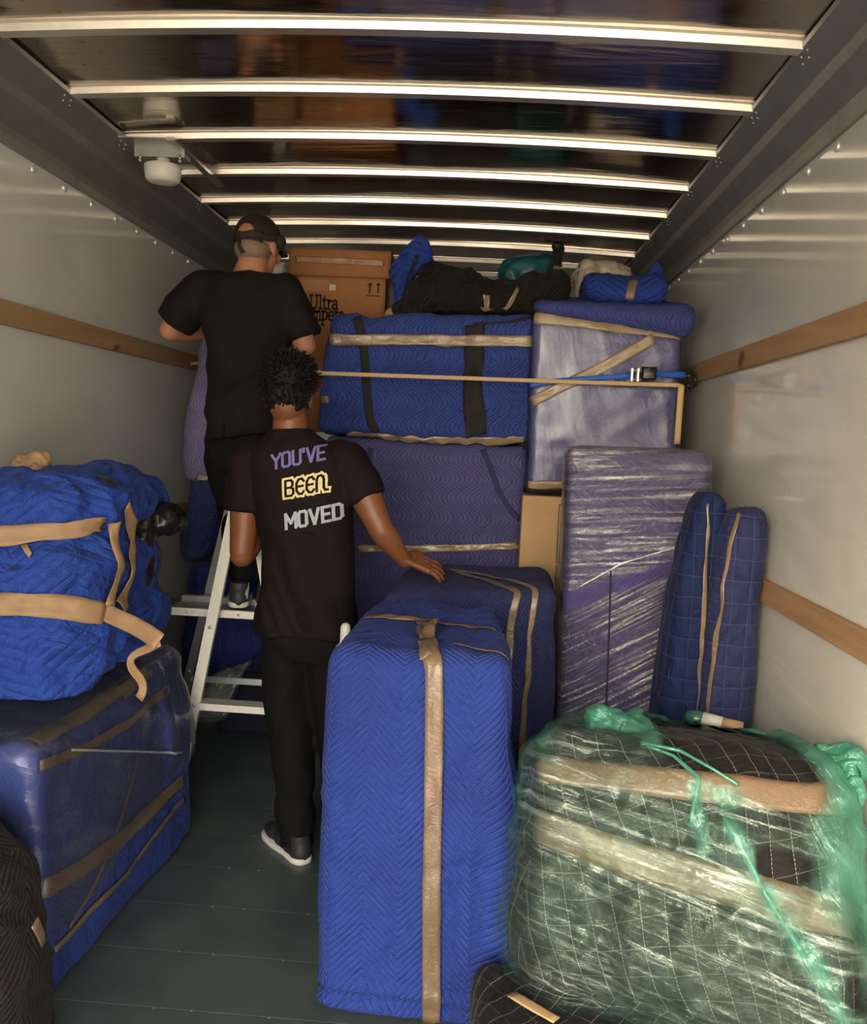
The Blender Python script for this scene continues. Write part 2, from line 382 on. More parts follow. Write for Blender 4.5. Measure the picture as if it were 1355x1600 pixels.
def hexa(name, c, mat, parent=None, r=0.03, amp=0.006, f=6.0, seed=0.0, grow=0.0, step=0.02, sag=0.0, disp=None, label=None, uvrot=0.0, keep=None, sx=(1, 1, 1), bulge=0.0, cover=None):
    """padded box. c: 8 corners (x-,x+)(y-,y+)(z-,z+): order 000,100,010,110,001,101,011,111"""
    c = [V(p) for p in c]
    L = V(((c[1] - c[0]).length + (c[5] - c[4]).length, (c[2] - c[0]).length + (c[6] - c[4]).length, (c[4] - c[0]).length + (c[5] - c[1]).length)) / 2
    N = [max(4, min(110, int(L[i] / step))) for i in range(3)]
    vd = {}; vs = []; src = []
    def vert(i, j, k):
        key = (i, j, k)
        if key not in vd: vd[key] = len(vs); vs.append(None); src.append(key)
        return vd[key]
    fs = []; uvs = []
    def warp(t, n, rr):  # cluster rows towards the rounded ends
        return t
    def face(ax, side):
        a, b = [i for i in range(3) if i != ax]
        for i in range(N[a]):
            for j in range(N[b]):
                q = []
                for di, dj in ((0, 0), (1, 0), (1, 1), (0, 1)):
                    key = [0, 0, 0]; key[ax] = N[ax] * side; key[a] = i + di; key[b] = j + dj; q.append(tuple(key))
                flip = (side == 1) != (ax == 1)
                if not flip: q = q[::-1]
                fs.append(tuple(vert(*k) for k in q))
                for k in q:
                    u_, v_ = (k[a] / N[a] * L[a], k[b] / N[b] * L[b])
                    if ax == 2: v_ += L[2]
                    if ax == 0: u_ += L[0] * (1 if side else 0)
                    uvs.append((u_ * math.cos(uvrot) - v_ * math.sin(uvrot) + seed, u_ * math.sin(uvrot) + v_ * math.cos(uvrot)))
    for ax in range(3):
        for side in (0, 1): face(ax, side)
    fd = disp or folds(amp, f, seed, sx); r = min(r, min(L) / 2.05)
    ctr = sum(c, V((0, 0, 0))) / 8
    for n_, key in enumerate(src):
        p = V([key[i] / N[i] * L[i] - L[i] / 2 for i in range(3)])
        q = V([max(-(L[i] / 2 - r), min(L[i] / 2 - r, p[i])) for i in range(3)]); d = p - q
        nrm = d.normalized() if d.length > 1e-9 else V((0, 0, 0))
        p2 = q + nrm * (r + grow)
        if bulge:
            tt = [1 - (2 * p[i] / L[i]) ** 2 for i in range(3)]
            for i in range(3):
                m_ = 1
                for j in range(3):
                    if j != i: m_ *= max(0, tt[j]) ** 0.7
                p2[i] += math.copysign(bulge, p[i]) * m_ * (abs(2 * p[i] / L[i])) ** 3
        t = V([p2[i] / L[i] + 0.5 for i in range(3)])
        w = V((0, 0, 0))
        for k in range(8):
            w += c[k] * ((t.x if k & 1 else 1 - t.x) * (t.y if k & 2 else 1 - t.y) * (t.z if k & 4 else 1 - t.z))
        vs[n_] = w
    me = bpy.data.meshes.new(name); me.from_pydata([tuple(v) for v in vs], [], fs)
    ul = me.uv_layers.new(name='UVMap')
    for i, x in enumerate(uvs): ul.data[i].uv = x
    me.update()
    nr = [v.normal.copy() for v in me.vertices]
    for v, nn in zip(me.vertices, nr): v.co += nn * fd(v.co)
    if sag:
        for v in me.vertices: v.co.z -= sag * abs(noise.noise(v.co * 2 + V((seed, 0, 0))))
    if keep:
        bm = bmesh.new(); bm.from_mesh(me)
        dead = [f_ for f_ in bm.faces if not keep(f_.calc_center_median(), f_.normal)]
        bmesh.ops.delete(bm, geom=dead, context='FACES'); bm.to_mesh(me); bm.free()
    if cover:
        at_ = me.attributes.new('cover', 'FLOAT', 'POINT')
        for i, v in enumerate(me.vertices): at_.data[i].value = max(0, min(1, cover(v.co)))
    me.polygons.foreach_set('use_smooth', [True] * len(me.polygons)); me.update()
    return link(name, me, mat, parent, label)

def cuboid(x0, x1, y0, y1, z0, z1):
    return [V((x, y, z)) for z in (z0, z1) for y in (y0, y1) for x in (x0, x1)]

_bv = {}
def bvh_of(objs):
    objs = objs if isinstance(objs, (list, tuple)) else [objs]
    key = tuple(o.name for o in objs)
    if key not in _bv:
        vs = []; fs = []
        for o in objs:
            b = len(vs); vs += [v.co.copy() for v in o.data.vertices]
            fs += [tuple(i + b for i in p.vertices) for p in o.data.polygons]
        _bv[key] = BVHTree.FromPolygons(vs, fs)
    return _bv[key]
def resample(pts, step):
    pts = [V(p) for p in pts]; out = [pts[0]]
    for a, b in zip(pts, pts[1:]):
        n = max(1, int((b - a).length / step))
        for i in range(1, n + 1): out.append(a.lerp(b, i / n))
    return out
def strip(name, pts, width, mat, parent=None, on=None, off=0.004, nrm=(0, -1, 0), step=0.015, across=5, crinkle=0.0, twist=0.0, label=None, smooth=2, thick=0.0012, cast=None, ragged=0.0):
    """flat band laid over a surface; with on= it is pressed onto that body"""
    P = resample(pts, step); bv = bvh_of(on) if on else None; rows = []; s_ = 0.0
    for i, p in enumerate(P):
        t = (P[min(i + 1, len(P) - 1)] - P[max(i - 1, 0)]).normalized(); n = V(nrm)
        if bv:
            if cast: h = bv.ray_cast(p - V(cast) * .4, V(cast)); h = h if h[0] is not None else bv.find_nearest(p)
            else: h = bv.find_nearest(p)
            if h[0] is not None: n = h[1]
        a = t.cross(n).normalized(); row = []
        if twist: a.rotate(Matrix.Rotation(twist * i / len(P), 3, t))
        for k in range(across + 1):
            wd_ = width * (1 + ragged * noise.noise(V((i * .3, 0, 3))))
            q = p + a * (k / across - 0.5) * wd_
            if bv:
                if cast:
                    h = bv.ray_cast(q - V(cast) * .4, V(cast)); h = h if h[0] is not None else bv.find_nearest(q)
                else: h = bv.find_nearest(q)
                if h[0] is not None: q = h[0] + h[1] * off
            if crinkle: q = q + n * crinkle * noise.noise(q * 38)
            row.append(q)
        rows.append(row)
    for _ in range(smooth):
        nr = [r[:] for r in rows]
        for i in range(1, len(rows) - 1):
            for k in range(across + 1): nr[i][k] = (rows[i - 1][k] + rows[i][k] * 2 + rows[i + 1][k]) / 4
        rows = nr
    if bv:
        for r in rows:
            for k in range(len(r)):
                h = bv.find_nearest(r[k])
                if h[0] is not None:
                    d_ = (r[k] - h[0]).dot(h[1])
                    if d_ < off * .8: r[k] = r[k] + h[1] * (off * .8 - d_)
    m = across + 1; vs = [q for r in rows for q in r]; fs = []; uvs = []
    for i in range(len(rows) - 1):
        for k in range(across):
            fs.append((i * m + k, (i + 1) * m + k, (i + 1) * m + k + 1, i * m + k + 1))
            uvs += [(i * step, k / across * width), ((i + 1) * step, k / across * width), ((i + 1) * step, (k + 1) / across * width), (i * step, (k + 1) / across * width)]
    o = mk(name, vs, fs, mat, parent, True, uvs, label)
    sm = o.modifiers.new('thickness', 'SOLIDIFY'); sm.thickness = thick; sm.offset = 0
    return o

# ------------------------------------------------------------------ the truck body
XL, XR, YB, YF = -1.525, 0.875, -1.30, 6.1
ZC, ZR = 2.52, 2.35          # ceiling at the side rails, foot of the cove rails
def mat_floor():
    m, n, out = new_mat('painted_steel_deck'); g = G(n); ob = g.coord()
    sep = g.node('ShaderNodeSeparateXYZ'); g.link(ob, sep.inputs[0])
    fr = g.math('FRACT', g.math('DIVIDE', g.math('ADD', sep.outputs[1], 0.109), 0.2443))
    ln = g.ramp(g.math('ABSOLUTE', g.math('SUBTRACT', fr, 0.5)), 0.488, 0.496)
    nz = g.noise(ob, 5, 5, 0.6); sc = g.noise(g.mapping(ob, (2, 40, 1)), 1.5, 4)
    col = g.mix(g.ramp(nz, 0.3, 0.7), (0.060, 0.082, 0.086, 1), (0.100, 0.122, 0.122, 1))
    col = g.mix(g.math('MULTIPLY', g.ramp(sc, 0.62, 0.72), 0.12), col, (0.25, 0.25, 0.23, 1))
    col = g.mix(g.math('MULTIPLY', ln, g.ramp(g.noise(ob, 14, 2), 0.3, 0.6, 0.15, 0.6)), col, (0.2, 0.22, 0.22, 1))
    principled(g, out, col, g.ramp(nz, 0.2, 0.8, 0.28, 0.45), 0, g.bump(g.math('SUBTRACT', nz, ln), 0.3, 0.004), 0.5)
    return m
def mat_wall():
    m, n, out = new_mat('glossy_wall_liner'); g = G(n); ob = g.coord()
    nz = g.noise(g.mapping(ob, (1, 0.8, 2.4)), 1.6, 3, 0.5, 0.6); fine = g.noise(ob, 90, 2)
    mark = g.math('MULTIPLY', g.ramp(g.noise(ob, 11, 2), 0.74, 0.8), 0.3)
    col = g.mix(g.ramp(nz, 0.3, 0.7), (0.64, 0.66, 0.64, 1), (0.73, 0.74, 0.71, 1)); col = g.mix(mark, col, (0.18, 0.16, 0.14, 1))
    h = g.math('ADD', g.math('MULTIPLY', nz, 1.0), g.math('MULTIPLY', fine, 0.004))
    principled(g, out, col, 0.42, 0.0, g.bump(h, 0.35, 0.04), 0.5, 0.9, 0.07)
    return m
def mat_ceiling():
    m, n, out = new_mat('mirror_finish_roof_skin'); g = G(n); ob = g.coord()
    nz = g.noise(g.mapping(ob, (1.0, 5.0, 1)), 1.6, 3, 0.5, 0.8); sc = g.noise(g.mapping(ob, (3, 30, 1)), 1.5, 4)
    col = g.mix(g.ramp(g.noise(ob, 2.5, 4), 0.3, 0.7), (0.50, 0.43, 0.36, 1), (0.66, 0.58, 0.49, 1))
    col = g.mix(g.ramp(g.noise(ob, 35, 3), 0.66, 0.75), col, (0.3, 0.27, 0.24, 1))
    principled(g, out, col, g.ramp(sc, 0.3, 0.8, 0.09, 0.20), 1.0, g.bump(nz, 0.13, 0.02), 0.5)
    return m
M_FLOOR, M_WALL, M_CEIL = mat_floor(), mat_wall(), mat_ceiling()
RAILM = mat_plain('dark_steel_rail', (0.27, 0.28, 0.275), 0.42, 0.5, 0.10, 0.12, 12)
RIBM = mat_plain('bright_roof_bow', (0.93, 0.87, 0.78), 0.30, 0.85, 0.04, 0.06, 30)

flo = tag(MB().box((XL - .05, YB, -.06), (XR + .05, YF + .05, 0)).out('floor', M_FLOOR), kind='structure')
sc_m = MB()
for k in range(2, 18):
    y = k * 0.2443 - 0.109
    for x in (-.80, -.70, -.50, .2, .3): sc_m.tube([(x + .02 * (k % 2), y, -.001), (x + .02 * (k % 2), y, .0012)], .0038, 8)
sc_m.out('deck_screws', STEEL, flo)
tag(MB().box((XL - .05, YB, 0), (XL, YF, 2.62)).out('wall_left', M_WALL), kind='structure')
tag(MB().box((XR, YB, 0), (XR + .05, YF, 2.62)).out('wall_right', M_WALL), kind='structure')
tag(MB().box((XL - .05, YF, 0), (XR + .05, YF + .05, 2.62)).out('wall_back', M_WALL), kind='structure')
def zc(x):
    t = (x - (XL + XR) / 2) / 1.2
    return ZC + 0.035 * (1 - t * t)
vs = []; fs = []; NX = 32; NYc = 80
for k, dz in enumerate((0, 0.04)):
    for j in range(NYc + 1):
        for i in range(NX + 1):
            x = XL + (XR - XL) * i / NX; y = YB + (YF - YB) * j / NYc
            vs.append((x, y, zc(x) + dz + 0.004 * noise.noise(V((x * 1.5, y * 5, 0)))))
A_ = (NX + 1) * (NYc + 1)
for j in range(NYc):
    for i in range(NX):
        a = j * (NX + 1) + i; q = (a, a + 1, a + NX + 2, a + NX + 1)
        fs.append(q[::-1]); fs.append(tuple(v + A_ for v in q))
ceil = tag(mk('ceiling', vs, fs, M_CEIL), kind='structure')
RIBY = [2.37 + 0.422 * k for k in range(-8, 9)]
for y in RIBY:
    prof = [(-0.042, 0.002), (-0.042, -0.003), (-0.024, -0.003), (-0.019, -0.021), (0.020, -0.021), (0.026, -0.003), (0.042, -0.003), (0.042, 0.002)]
    vs = []; fs = []; n = 40; m = len(prof)
    for i in range(n + 1):
        x = XL + 0.07 + (XR - XL - 0.14) * i / n
        for dy, dz in prof: vs.append((x, y + dy, zc(x) + dz + .001))
    for i in range(n):
        for k in range(m): fs.append((i * m + k, i * m + (k + 1) % m, (i + 1) * m + (k + 1) % m, (i + 1) * m + k))
    rb = mk('roof_bow', vs, fs, RIBM, ceil, False)

WHITE_RV = mat_plain('bright_rivet', (0.8, 0.8, 0.78), 0.3, 0.6, 0.04, 0.02)
def cove(name, sx, xw):
    """pressed steel rail between the side wall and the roof, seen as a shallow S in section"""
    prof = [(0, -0.03), (0.012, -0.03), (0.014, 0.0), (0.020, 0.022), (0.045, 0.05), (0.082, 0.082), (0.094, 0.108), (0.118, 0.128), (0.162, 0.160), (0.165, 0.172), (0.0, 0.19)]
    if sx > 0: prof = [(0, -0.03), (0.012, -0.03), (0.014, 0.0), (0.020, 0.022), (0.040, 0.05), (0.068, 0.082), (0.080, 0.108), (0.100, 0.128), (0.135, 0.160), (0.138, 0.172), (0.0, 0.19)]
    vs = []; fs = []; m = len(prof)
    for y in (YB, YF):
        for a, b in prof: vs.append((xw - sx * a, y, ZR + b))
    for k in range(m): fs.append((k, (k + 1) % m, m + (k + 1) % m, m + k))
    fs += [tuple(range(m)), tuple(range(m, 2 * m))[::-1]]
    o = mk(name, vs, fs, RAILM, None, False); tag(o, kind='structure')
    rm = MB()
    y = 0.3
    first = None
    while y < 5.6:
        b = MB(); b.ball((xw - sx * 0.001, y, ZR - 0.052), (0.008, 0.014, 0.014), None, 8, 12).out('rivet', WHITE_RV, o, True)
        y += 0.213
    for ry in RIBY:
        for q, (dx, dy) in enumerate(((0.150, -0.03), (0.137, -0.012), (0.150, 0.012), (0.137, 0.030))):
            rm.ball((xw - sx * dx * (0.84 if sx > 0 else 1), ry + dy, ZR + 0.151 - (0.150 - dx) * .75), 0.0036, None, 6, 8)
    rm.out('pop_rivets', STEEL, o, True)
    return o
cove('trim_1', 1, XR); cove('trim_2', -1, XL)
nn = 3
for x0, x1 in ((XL, XL + .02), (XR - .02, XR)):
    for z0, z1 in ((1.037, 1.107), (1.775, 1.850)):
        o = MB().box((x0, YB + .03, z0), (x1, YF, z1), .003).out('trim_%d' % nn, WOOD); tag(o, kind='structure'); nn += 1
# the yard behind the truck
m_, n_, out_ = new_mat('sunlit_concrete'); g_ = G(n_); ob_ = g_.coord()
principled(g_, out_, g_.mix(g_.ramp(g_.noise(ob_, 1.5, 5), .3, .7), (0.42, 0.37, 0.30, 1), (0.52, 0.46, 0.38, 1)), .9)
tag(MB().box((-30, -45, -1.0), (30, 12, -0.9)).out('ground', m_), kind='structure')

# ------------------------------------------------------------------ lamp on the left rail
lamp = empty('ceiling_lamp', (-1.27, 3.30, 2.43), 'round white plastic dome lamp on a metal bracket at the left roof rail', 'lamp')
MB().bar((-1.50, 3.22, 2.505), (-1.17, 3.22, 2.505), 0.14, 0.004).bar((-1.175, 3.14, 2.500), (-1.175, 3.72, 2.500), 0.03, 0.012).bar((-1.36, 3.30, 2.49), (-1.17, 3.30, 2.49), 0.06, 0.03).out('bracket', STEEL, lamp)
b = MB(); prof = [(0.0, -0.048), (0.040, -0.048), (0.055, -0.044), (0.063, -0.034), (0.067, -0.010), (0.068, 0.012), (0.062, 0.016), (0.0, 0.016)]
vs = []; fs = []; n = 36
for r, z in prof:
    for k in range(n): vs.append((-1.262 + r * math.cos(2 * math.pi * k / n), 3.30 + r * math.sin(2 * math.pi * k / n), 2.437 + z))
for i in range(len(prof) - 1):
    for k in range(n): fs.append((i * n + k, i * n + (k + 1) % n, (i + 1) * n + (k + 1) % n, (i + 1) * n + k))
mk('lamp_dome', vs, fs, WHITE, lamp)
MB().tube([(-1.262, 3.30, 2.45), (-1.262, 3.30, 2.478)], 0.024, 20).out('lamp_base', WHITE, lamp, True)
for dx in (-.075, .075):
    MB().tube([(-1.262 + dx, 3.27, 2.462), (-1.262 + dx, 3.27, 2.484)], 0.005, 10).ball((-1.262 + dx, 3.27, 2.461), .008, None, 6, 10).out('screw', STEEL, lamp, True)

# ------------------------------------------------------------------ boxes on top of the stack
def box_open(name, x0, x1, y0, y1, z0, z1, mat, label):
    t = empty(name, ((x0 + x1) / 2, (y0 + y1) / 2, z0), label, 'box', 'cardboard boxes')
    MB().box((x0, y0, z0), (x1, y1, z1), .004).out('carton', mat, t)
    return t
bx = empty('cardboard_box', (-0.73, 4.25, 1.78), 'brown cardboard box printed Ultra with two arrows, behind the blue wrapped dresser', 'box', 'cardboard boxes')
FY = 4.05
p0 = W(460, 540, FY); p1 = W(603, 434, FY)
hexa('carton', cuboid(p0.x, p1.x, FY, FY + .42, 1.49, p1.z - .003), CARD, bx, .006, .002, 6, 1)
MB().box((W(468, 470, FY).x, FY - .002, W(482, 455, FY).z), (W(515, 440, FY).x, FY - .0005, W(482, 436, FY).z)).out('packing_tape', mat_card('pinkish_card', (.46, .23, .12)), bx)

def strokes(name, specs, org, ux, uz, mat, parent, on, off, w, aspect=1.0, cast=(0, 1, 0), slabs=False, ndiv=3):
    """lettering: polylines in a unit cell swept with a square pen, laid on a surface"""
    bv = bvh_of(on) if on else None; vs = []; fs = []
    def put(x, y):
        q = V(org) + V(ux) * x + V(uz) * y
        if bv:
            h = bv.ray_cast(q - V(cast) * .5, V(cast))
            if h[0] is None: h = bv.find_nearest(q)
            q = h[0] - V(cast) * off
        vs.append(q); return len(vs) - 1
    for poly in specs:
        for a, b in zip(poly, poly[1:]):
            a = V((a[0], a[1])); b = V((b[0], b[1])); d = b - a; L_ = d.length
            if L_ < 1e-6: continue
            d /= L_; nrm = V((-d.y, d.x)); a2 = a - d * w * .42; b2 = b + d * w * .42
            k = max(2, int((b2 - a2).length / .12)); prev = None
            for i in range(k + 1):
                c = a2.lerp(b2, i / k); row = [put(*(c + nrm * w * (j / ndiv - .5))) for j in range(ndiv + 1)]
                if prev:
                    for j in range(ndiv): fs.append((prev[j], row[j], row[j + 1], prev[j + 1]))
                prev = row
    return mk(name, vs, fs, mat, parent, True)
def place(glyphs, adv):
    out = []; x = 0
    for gl, a in zip(glyphs, adv):
        for poly in gl: out.append([(p[0] + x, p[1]) for p in poly])
        x += a
    return out
# serif shop lettering (cell height 1)
U_ = [[(.12, 1), (.12, .3), (.2, .08), (.38, 0), (.56, .08), (.64, .3), (.64, 1)], [(0, 1), (.28, 1)], [(.52, 1), (.76, 1)]]
l_ = [[(.14, 1), (.14, 0)], [(.02, 1), (.14, 1)], [(.02, 0), (.28, 0)]]
t_ = [[(.14, .95), (.14, .1), (.24, 0), (.34, .06)], [(0, .66), (.32, .66)]]
r_ = [[(.12, .66), (.12, 0)], [(0, .66), (.12, .66)], [(0, 0), (.26, 0)], [(.12, .45), (.25, .64), (.38, .62)]]
a_ = [[(.06, .55), (.2, .67), (.38, .62), (.42, .45), (.42, .1), (.5, 0)], [(.42, .4), (.12, .34), (.04, .16), (.14, .01), (.3, .03), (.42, .16)]]
m_g = [[(.1, .66), (.1, 0)], [(0, .66), (.1, .66)], [(.1, .5), (.26, .66), (.38, .6), (.38, 0)], [(.38, .5), (.54, .66), (.66, .6), (.66, 0)], [(0, 0), (.2, 0)], [(.3, 0), (.46, 0)], [(.58, 0), (.76, 0)]]
p_g = [[(.1, .66), (.1, -.35)], [(0, .66), (.1, .66)], [(0, -.35), (.22, -.35)], [(.1, .5), (.28, .67), (.46, .55), (.48, .32), (.4, .08), (.24, 0), (.1, .12)]]
e_g = [[(.06, .34), (.46, .34), (.44, .56), (.28, .67), (.1, .56), (.05, .32), (.12, .08), (.3, 0), (.46, .1)]]
s_g = [[(.4, .52), (.24, .67), (.08, .56), (.12, .38), (.34, .28), (.4, .12), (.24, 0), (.06, .12)]]
P_g = [[(.12, 1), (.12, 0)], [(0, 1), (.36, 1), (.56, .88), (.56, .62), (.36, .48), (.12, .48)], [(0, 0), (.28, 0)]]
o_ = W(484, 482, FY); hh = W(484, 461, FY).z - o_.z
strokes('box_print', place([U_, l_, t_, r_, a_], [.84, .34, .42, .44, .5]), (o_.x, FY - .004, o_.z), (hh * .84, 0, 0), (0, 0, hh), INK, bx, None, 0, .15)
o_ = W(473, 499, FY)
strokes('box_print', place([P_g, a_, m_g, p_g, e_g, r_, s_g], [.62, .54, .82, .58, .54, .44, .5]), (o_.x - .012, FY - .004, o_.z), (hh * .84, 0, 0), (0, 0, hh), INK, bx, None, 0, .15)
for px in (578, 591):
    a = W(px, 459, FY); b = W(px, 441, FY)
    MB().box((a.x - .004, FY - .005, a.z), (a.x + .004, FY - .003, b.z - .012)).add([(a.x - .014, FY - .004, b.z - .016), (a.x + .014, FY - .004, b.z - .016), (a.x, FY - .004, b.z)], [(0, 1, 2)]).out('arrow_print', INK, bx)
a = W(573, 463, FY); b = W(594, 463, FY); MB().box((a.x, FY - .005, a.z), (b.x, FY - .003, a.z + .005)).out('arrow_print', INK, bx)
a = W(520, 450, FY); MB().box((a.x - .014, FY - .006, a.z - .012), (a.x + .014, FY - .003, a.z + .014)).box((a.x - .006, FY - .007, a.z - .004), (a.x + .006, FY - .006, a.z + .005)).out('label_sticker', mat_plain('sticker', (.6, .55, .45), .5), bx)

bo = empty('cardboard_box', (-0.72, 4.3, 2.18), 'long brown cardboard box with taped seam, lying on top of the printed box', 'box', 'cardboard boxes')
q0 = W(450, 432, 4.07); q1 = W(612, 392, 4.07)
hexa('carton', cuboid(q0.x, q1.x, 4.07, 4.55, p1.z, q1.z), CARD, bx and bo, .006, .003, 5, 2)
strip('packing_tape', [(q0.x + .03, 4.068, q1.z - .052), (q1.x - .03, 4.068, q1.z - .056)], .03, mat_tape('brown_glossy_tape', (.35, .17, .07), .12), bo, None, nrm=(0, -1, 0), crinkle=.004)
b2 = empty('cardboard_box', (-1.02, 4.3, 1.78), 'brown cardboard box printed 1 72 L, half hidden by the capped person', 'box', 'cardboard boxes')
a = W(428, 470, 4.12); b = W(459, 432, 4.12)
hexa('carton', cuboid(a.x - .10, b.x - .004, 4.12, 4.5, 1.49, b.z), CARDL, b2, .006, .002, 5, 3)
o_ = W(434, 444, 4.12); h_ = .033
one = [[(0, .8), (.15, 1), (.15, 0)]]; sev = [[(0, 1), (.5, 1), (.2, 0)]]; two = [[(0, .8), (.2, 1), (.45, .85), (.4, .55), (0, 0), (.5, 0)]]; ell = [[(0, 1), (0, 0), (.35, 0)]]
strokes('box_print', place([one, sev, two, ell], [.5, .68, .75, .5]), (o_.x, 4.116, o_.z), (h_ * .8, 0, 0), (0, 0, h_), mat_plain('red_brown_ink', (.22, .05, .02), .7), b2, None, 0, .16)
# things squeezed in under the roof beside the boxes
cb = hexa('crumpled_plastic', [V(p) for p in cuboid(W(424, 400, 4.2).x, W(447, 400, 4.2).x, 4.2, 4.35, b.z, W(430, 408, 4.2).z)], mat_film('cloudy_film', base=.55, streak=.4, body=.5), None, .02, .02, 18, 4)
tag(cb, 'scrap of clear crumpled plastic between the capped head and the boxes', 'plastic')
dk = hexa('black_case', cuboid(W(604, 485, 4.0).x, W(624, 485, 4.0).x, 3.98, 4.3, 1.99, W(610, 437, 4.0).z), mat_plain('black_ribbed_case', (.03, .024, .02), .5, bump=.6, scale=60), None, .012, .004, 12, 5)
tag(dk, 'narrow dark case standing between the printed box and the black bundle', 'case')
c_ = W(613, 487, 3.9)
pl = MB(); pl.ball((c_.x, 3.9, 2.016), (.034, .034, .034)).tube([(c_.x, 3.9, 1.985), (c_.x, 3.9, 2.016)], .035, 20)
tag(pl.out('tape_ball', mat_plain('pale_tan_ball', (.5, .36, .22), .45, bump=.5, scale=30), None, True), 'small pale tan ball lying on the wrapped dresser top beside the printed box', 'ball')

# ------------------------------------------------------------------ the back stack
DY = 3.72
dz0 = 1.485
dr = empty('wrapped_dresser', (-.28, 4.0, dz0), 'royal blue blanket-wrapped dresser with black edging, upper one beneath the black bundle', 'dresser', 'blanket-wrapped furniture')
l0 = W(497, 690, DY).x; l1 = W(832, 690, DY + .02).x
dc = [V((l0 - .02, DY, dz0)), V((l1 + .005, DY, dz0)), V((l0, DY + .31, dz0)), V((l1, DY + .31, dz0)),
      V((W(513, 492, DY).x, DY, W(517, 488, DY).z)), V((W(834, 490, DY).x, DY, W(834, 494, DY).z)), V((l0 + .05, DY + .31, 2.0)), V((l1, DY + .31, 2.02))]
fd_ = folds(.024, 3.5, 11, (1.3, 1, .8))
dbl = hexa('blanket', dc, BLUEW, dr, .035, .02, 4, 11, disp=fd_)
def yy(Y, *pp): return [W(x, y, Y) for x, y in pp]
strip('edge_binding', yy(DY, (558, 496), (564, 520), (570, 560), (574, 620), (578, 655), (588, 678)), .036, BIND, dr, dbl, .006)
strip('edge_binding', yy(DY, (742, 508), (741, 560), (738, 610), (742, 655), (744, 680)), .085, BIND, dr, dbl, .012, crinkle=.03)
strip('edge_binding', yy(DY, (740, 506), (790, 504), (832, 498)), .010, BIND, dr, dbl, .005)
strip('packing_tape', yy(DY, (519, 531), (640, 532), (740, 533), (832, 534)), .046, TAPE2, dr, dbl, .020, crinkle=.012)
strip('packing_tape', yy(DY, (500, 625), (514, 624)), .032, TAPE, dr, dbl, .008)
strip('packing_tape', yy(DY, (540, 689), (640, 690), (740, 691), (820, 690)), .048, TAPE2, dr, dbl, .012, crinkle=.03, ragged=.5)

lo = empty('wrapped_dresser', (-.2, 4.0, 0), 'violet blue blanket-wrapped dresser behind the outstretched arm, below the royal blue one', 'dresser', 'blanket-wrapped furniture')
LY = 3.77
lc = [V((W(545, 930, LY).x - .1, LY, 0)), V((.16, LY, 0)), V((-.66, LY + .80, 0)), V((.16, LY + .80, 0)),
      V((W(530, 690, LY).x - .06, LY, dz0 - .012)), V((W(824, 690, LY).x, LY, dz0 - .012)), V((-.66, LY + .80, dz0 - .012)), V((.16, LY + .80, dz0 - .012))]
lbl = hexa('blanket', lc, PURP, lo, .03, .014, 3, 12, sx=(1, 1, .6))
strip('edge_binding', yy(LY, (754, 702), (768, 735), (780, 770), (800, 800), (812, 812)), .022, mat_plain('blue_binding', (.02, .025, .10), .8), lo, lbl, .006)
strip('edge_binding', yy(LY, (580, 700), (574, 735)), .022, mat_plain('blue_binding2', (.02, .025, .10), .8), lo, lbl, .006)
strip('packing_tape', yy(LY, (560, 857), (640, 857), (720, 856), (808, 852)), .030, TAPE2, lo, lbl, .009, crinkle=.025, ragged=.5)

# upright wrapped mattress with film and diagonal tape
MY = 3.68
mt = empty('wrapped_mattress', (.47, 3.85, 1.28), 'film-covered blue mattress box with a diagonal tan tape, right of the stack', 'mattress', 'blanket-wrapped furniture')
mc = [W(824, 768, MY), W(1058, 768, MY), W(824, 768, MY) + V((0, .3, 0)), W(1058, 768, MY) + V((0, .3, 0)),
      W(834, 486, MY), W(1066, 520, MY), W(834, 486, MY) + V((0, .3, 0)), W(1066, 512, MY) + V((0, .3, 0))]
MBLUE = mat_quilt('hazy_blue_quilt', (.075, .085, .25), (.14, .16, .38), 'waves', .02, .22, .7, .3, .45, q=.25)
mbl = hexa('blanket', mc, MBLUE, mt, .03, .010, 4, 13)
fl_ = hexa('film', mc, mat_film('film_smooth', base=.03, streak=.10, ang=1.4, scale=14, stretch=.15, lo=.5, hi=.8, bstr=.12, rough=.22), mt, .03, .008, 3, 14, grow=.012)
strip('packing_tape', yy(MY, (836, 497), (900, 503), (980, 514), (1064, 524)), .048, TAPE2, mt, fl_, .004, crinkle=.012, cast=(0, 1, 0))
strip('packing_tape', yy(MY, (1020, 530), (930, 580), (880, 603), (832, 628)), .044, TAPE2, mt, fl_, .006, crinkle=.012)
strip('packing_tape', yy(MY, (826, 757), (880, 756), (940, 755)), .03, TAPE2, mt, fl_, .005, crinkle=.015)
tp = [W(832, 500, MY - .02), W(1062, 530, MY - .02), W(832, 500, MY + .5), W(1062, 520, MY + .4),
      W(833, 469, MY - .03), W(1094, 480, MY - .06), W(833, 462, MY + .4), W(1085, 472, MY + .35)]
tp[1] = W(1078, 532, MY - .03); tp[0] = W(834, 488, MY - .03); tp[1].x = min(tp[1].x, .80); tp[5].x = min(tp[5].x, .858); tp[7].x = .86; tp[3].x = .84
pad = hexa('folded_blanket', tp, mat_quilt('steel_blue_pad', (.055, .075, .28), (.12, .15, .42), 'waves', .02, .2, .75, .3, .5), None, .045, .01, 6, 15)
tag(pad, 'folded blue pad lying flat over the top of the film-covered mattress', 'blanket')

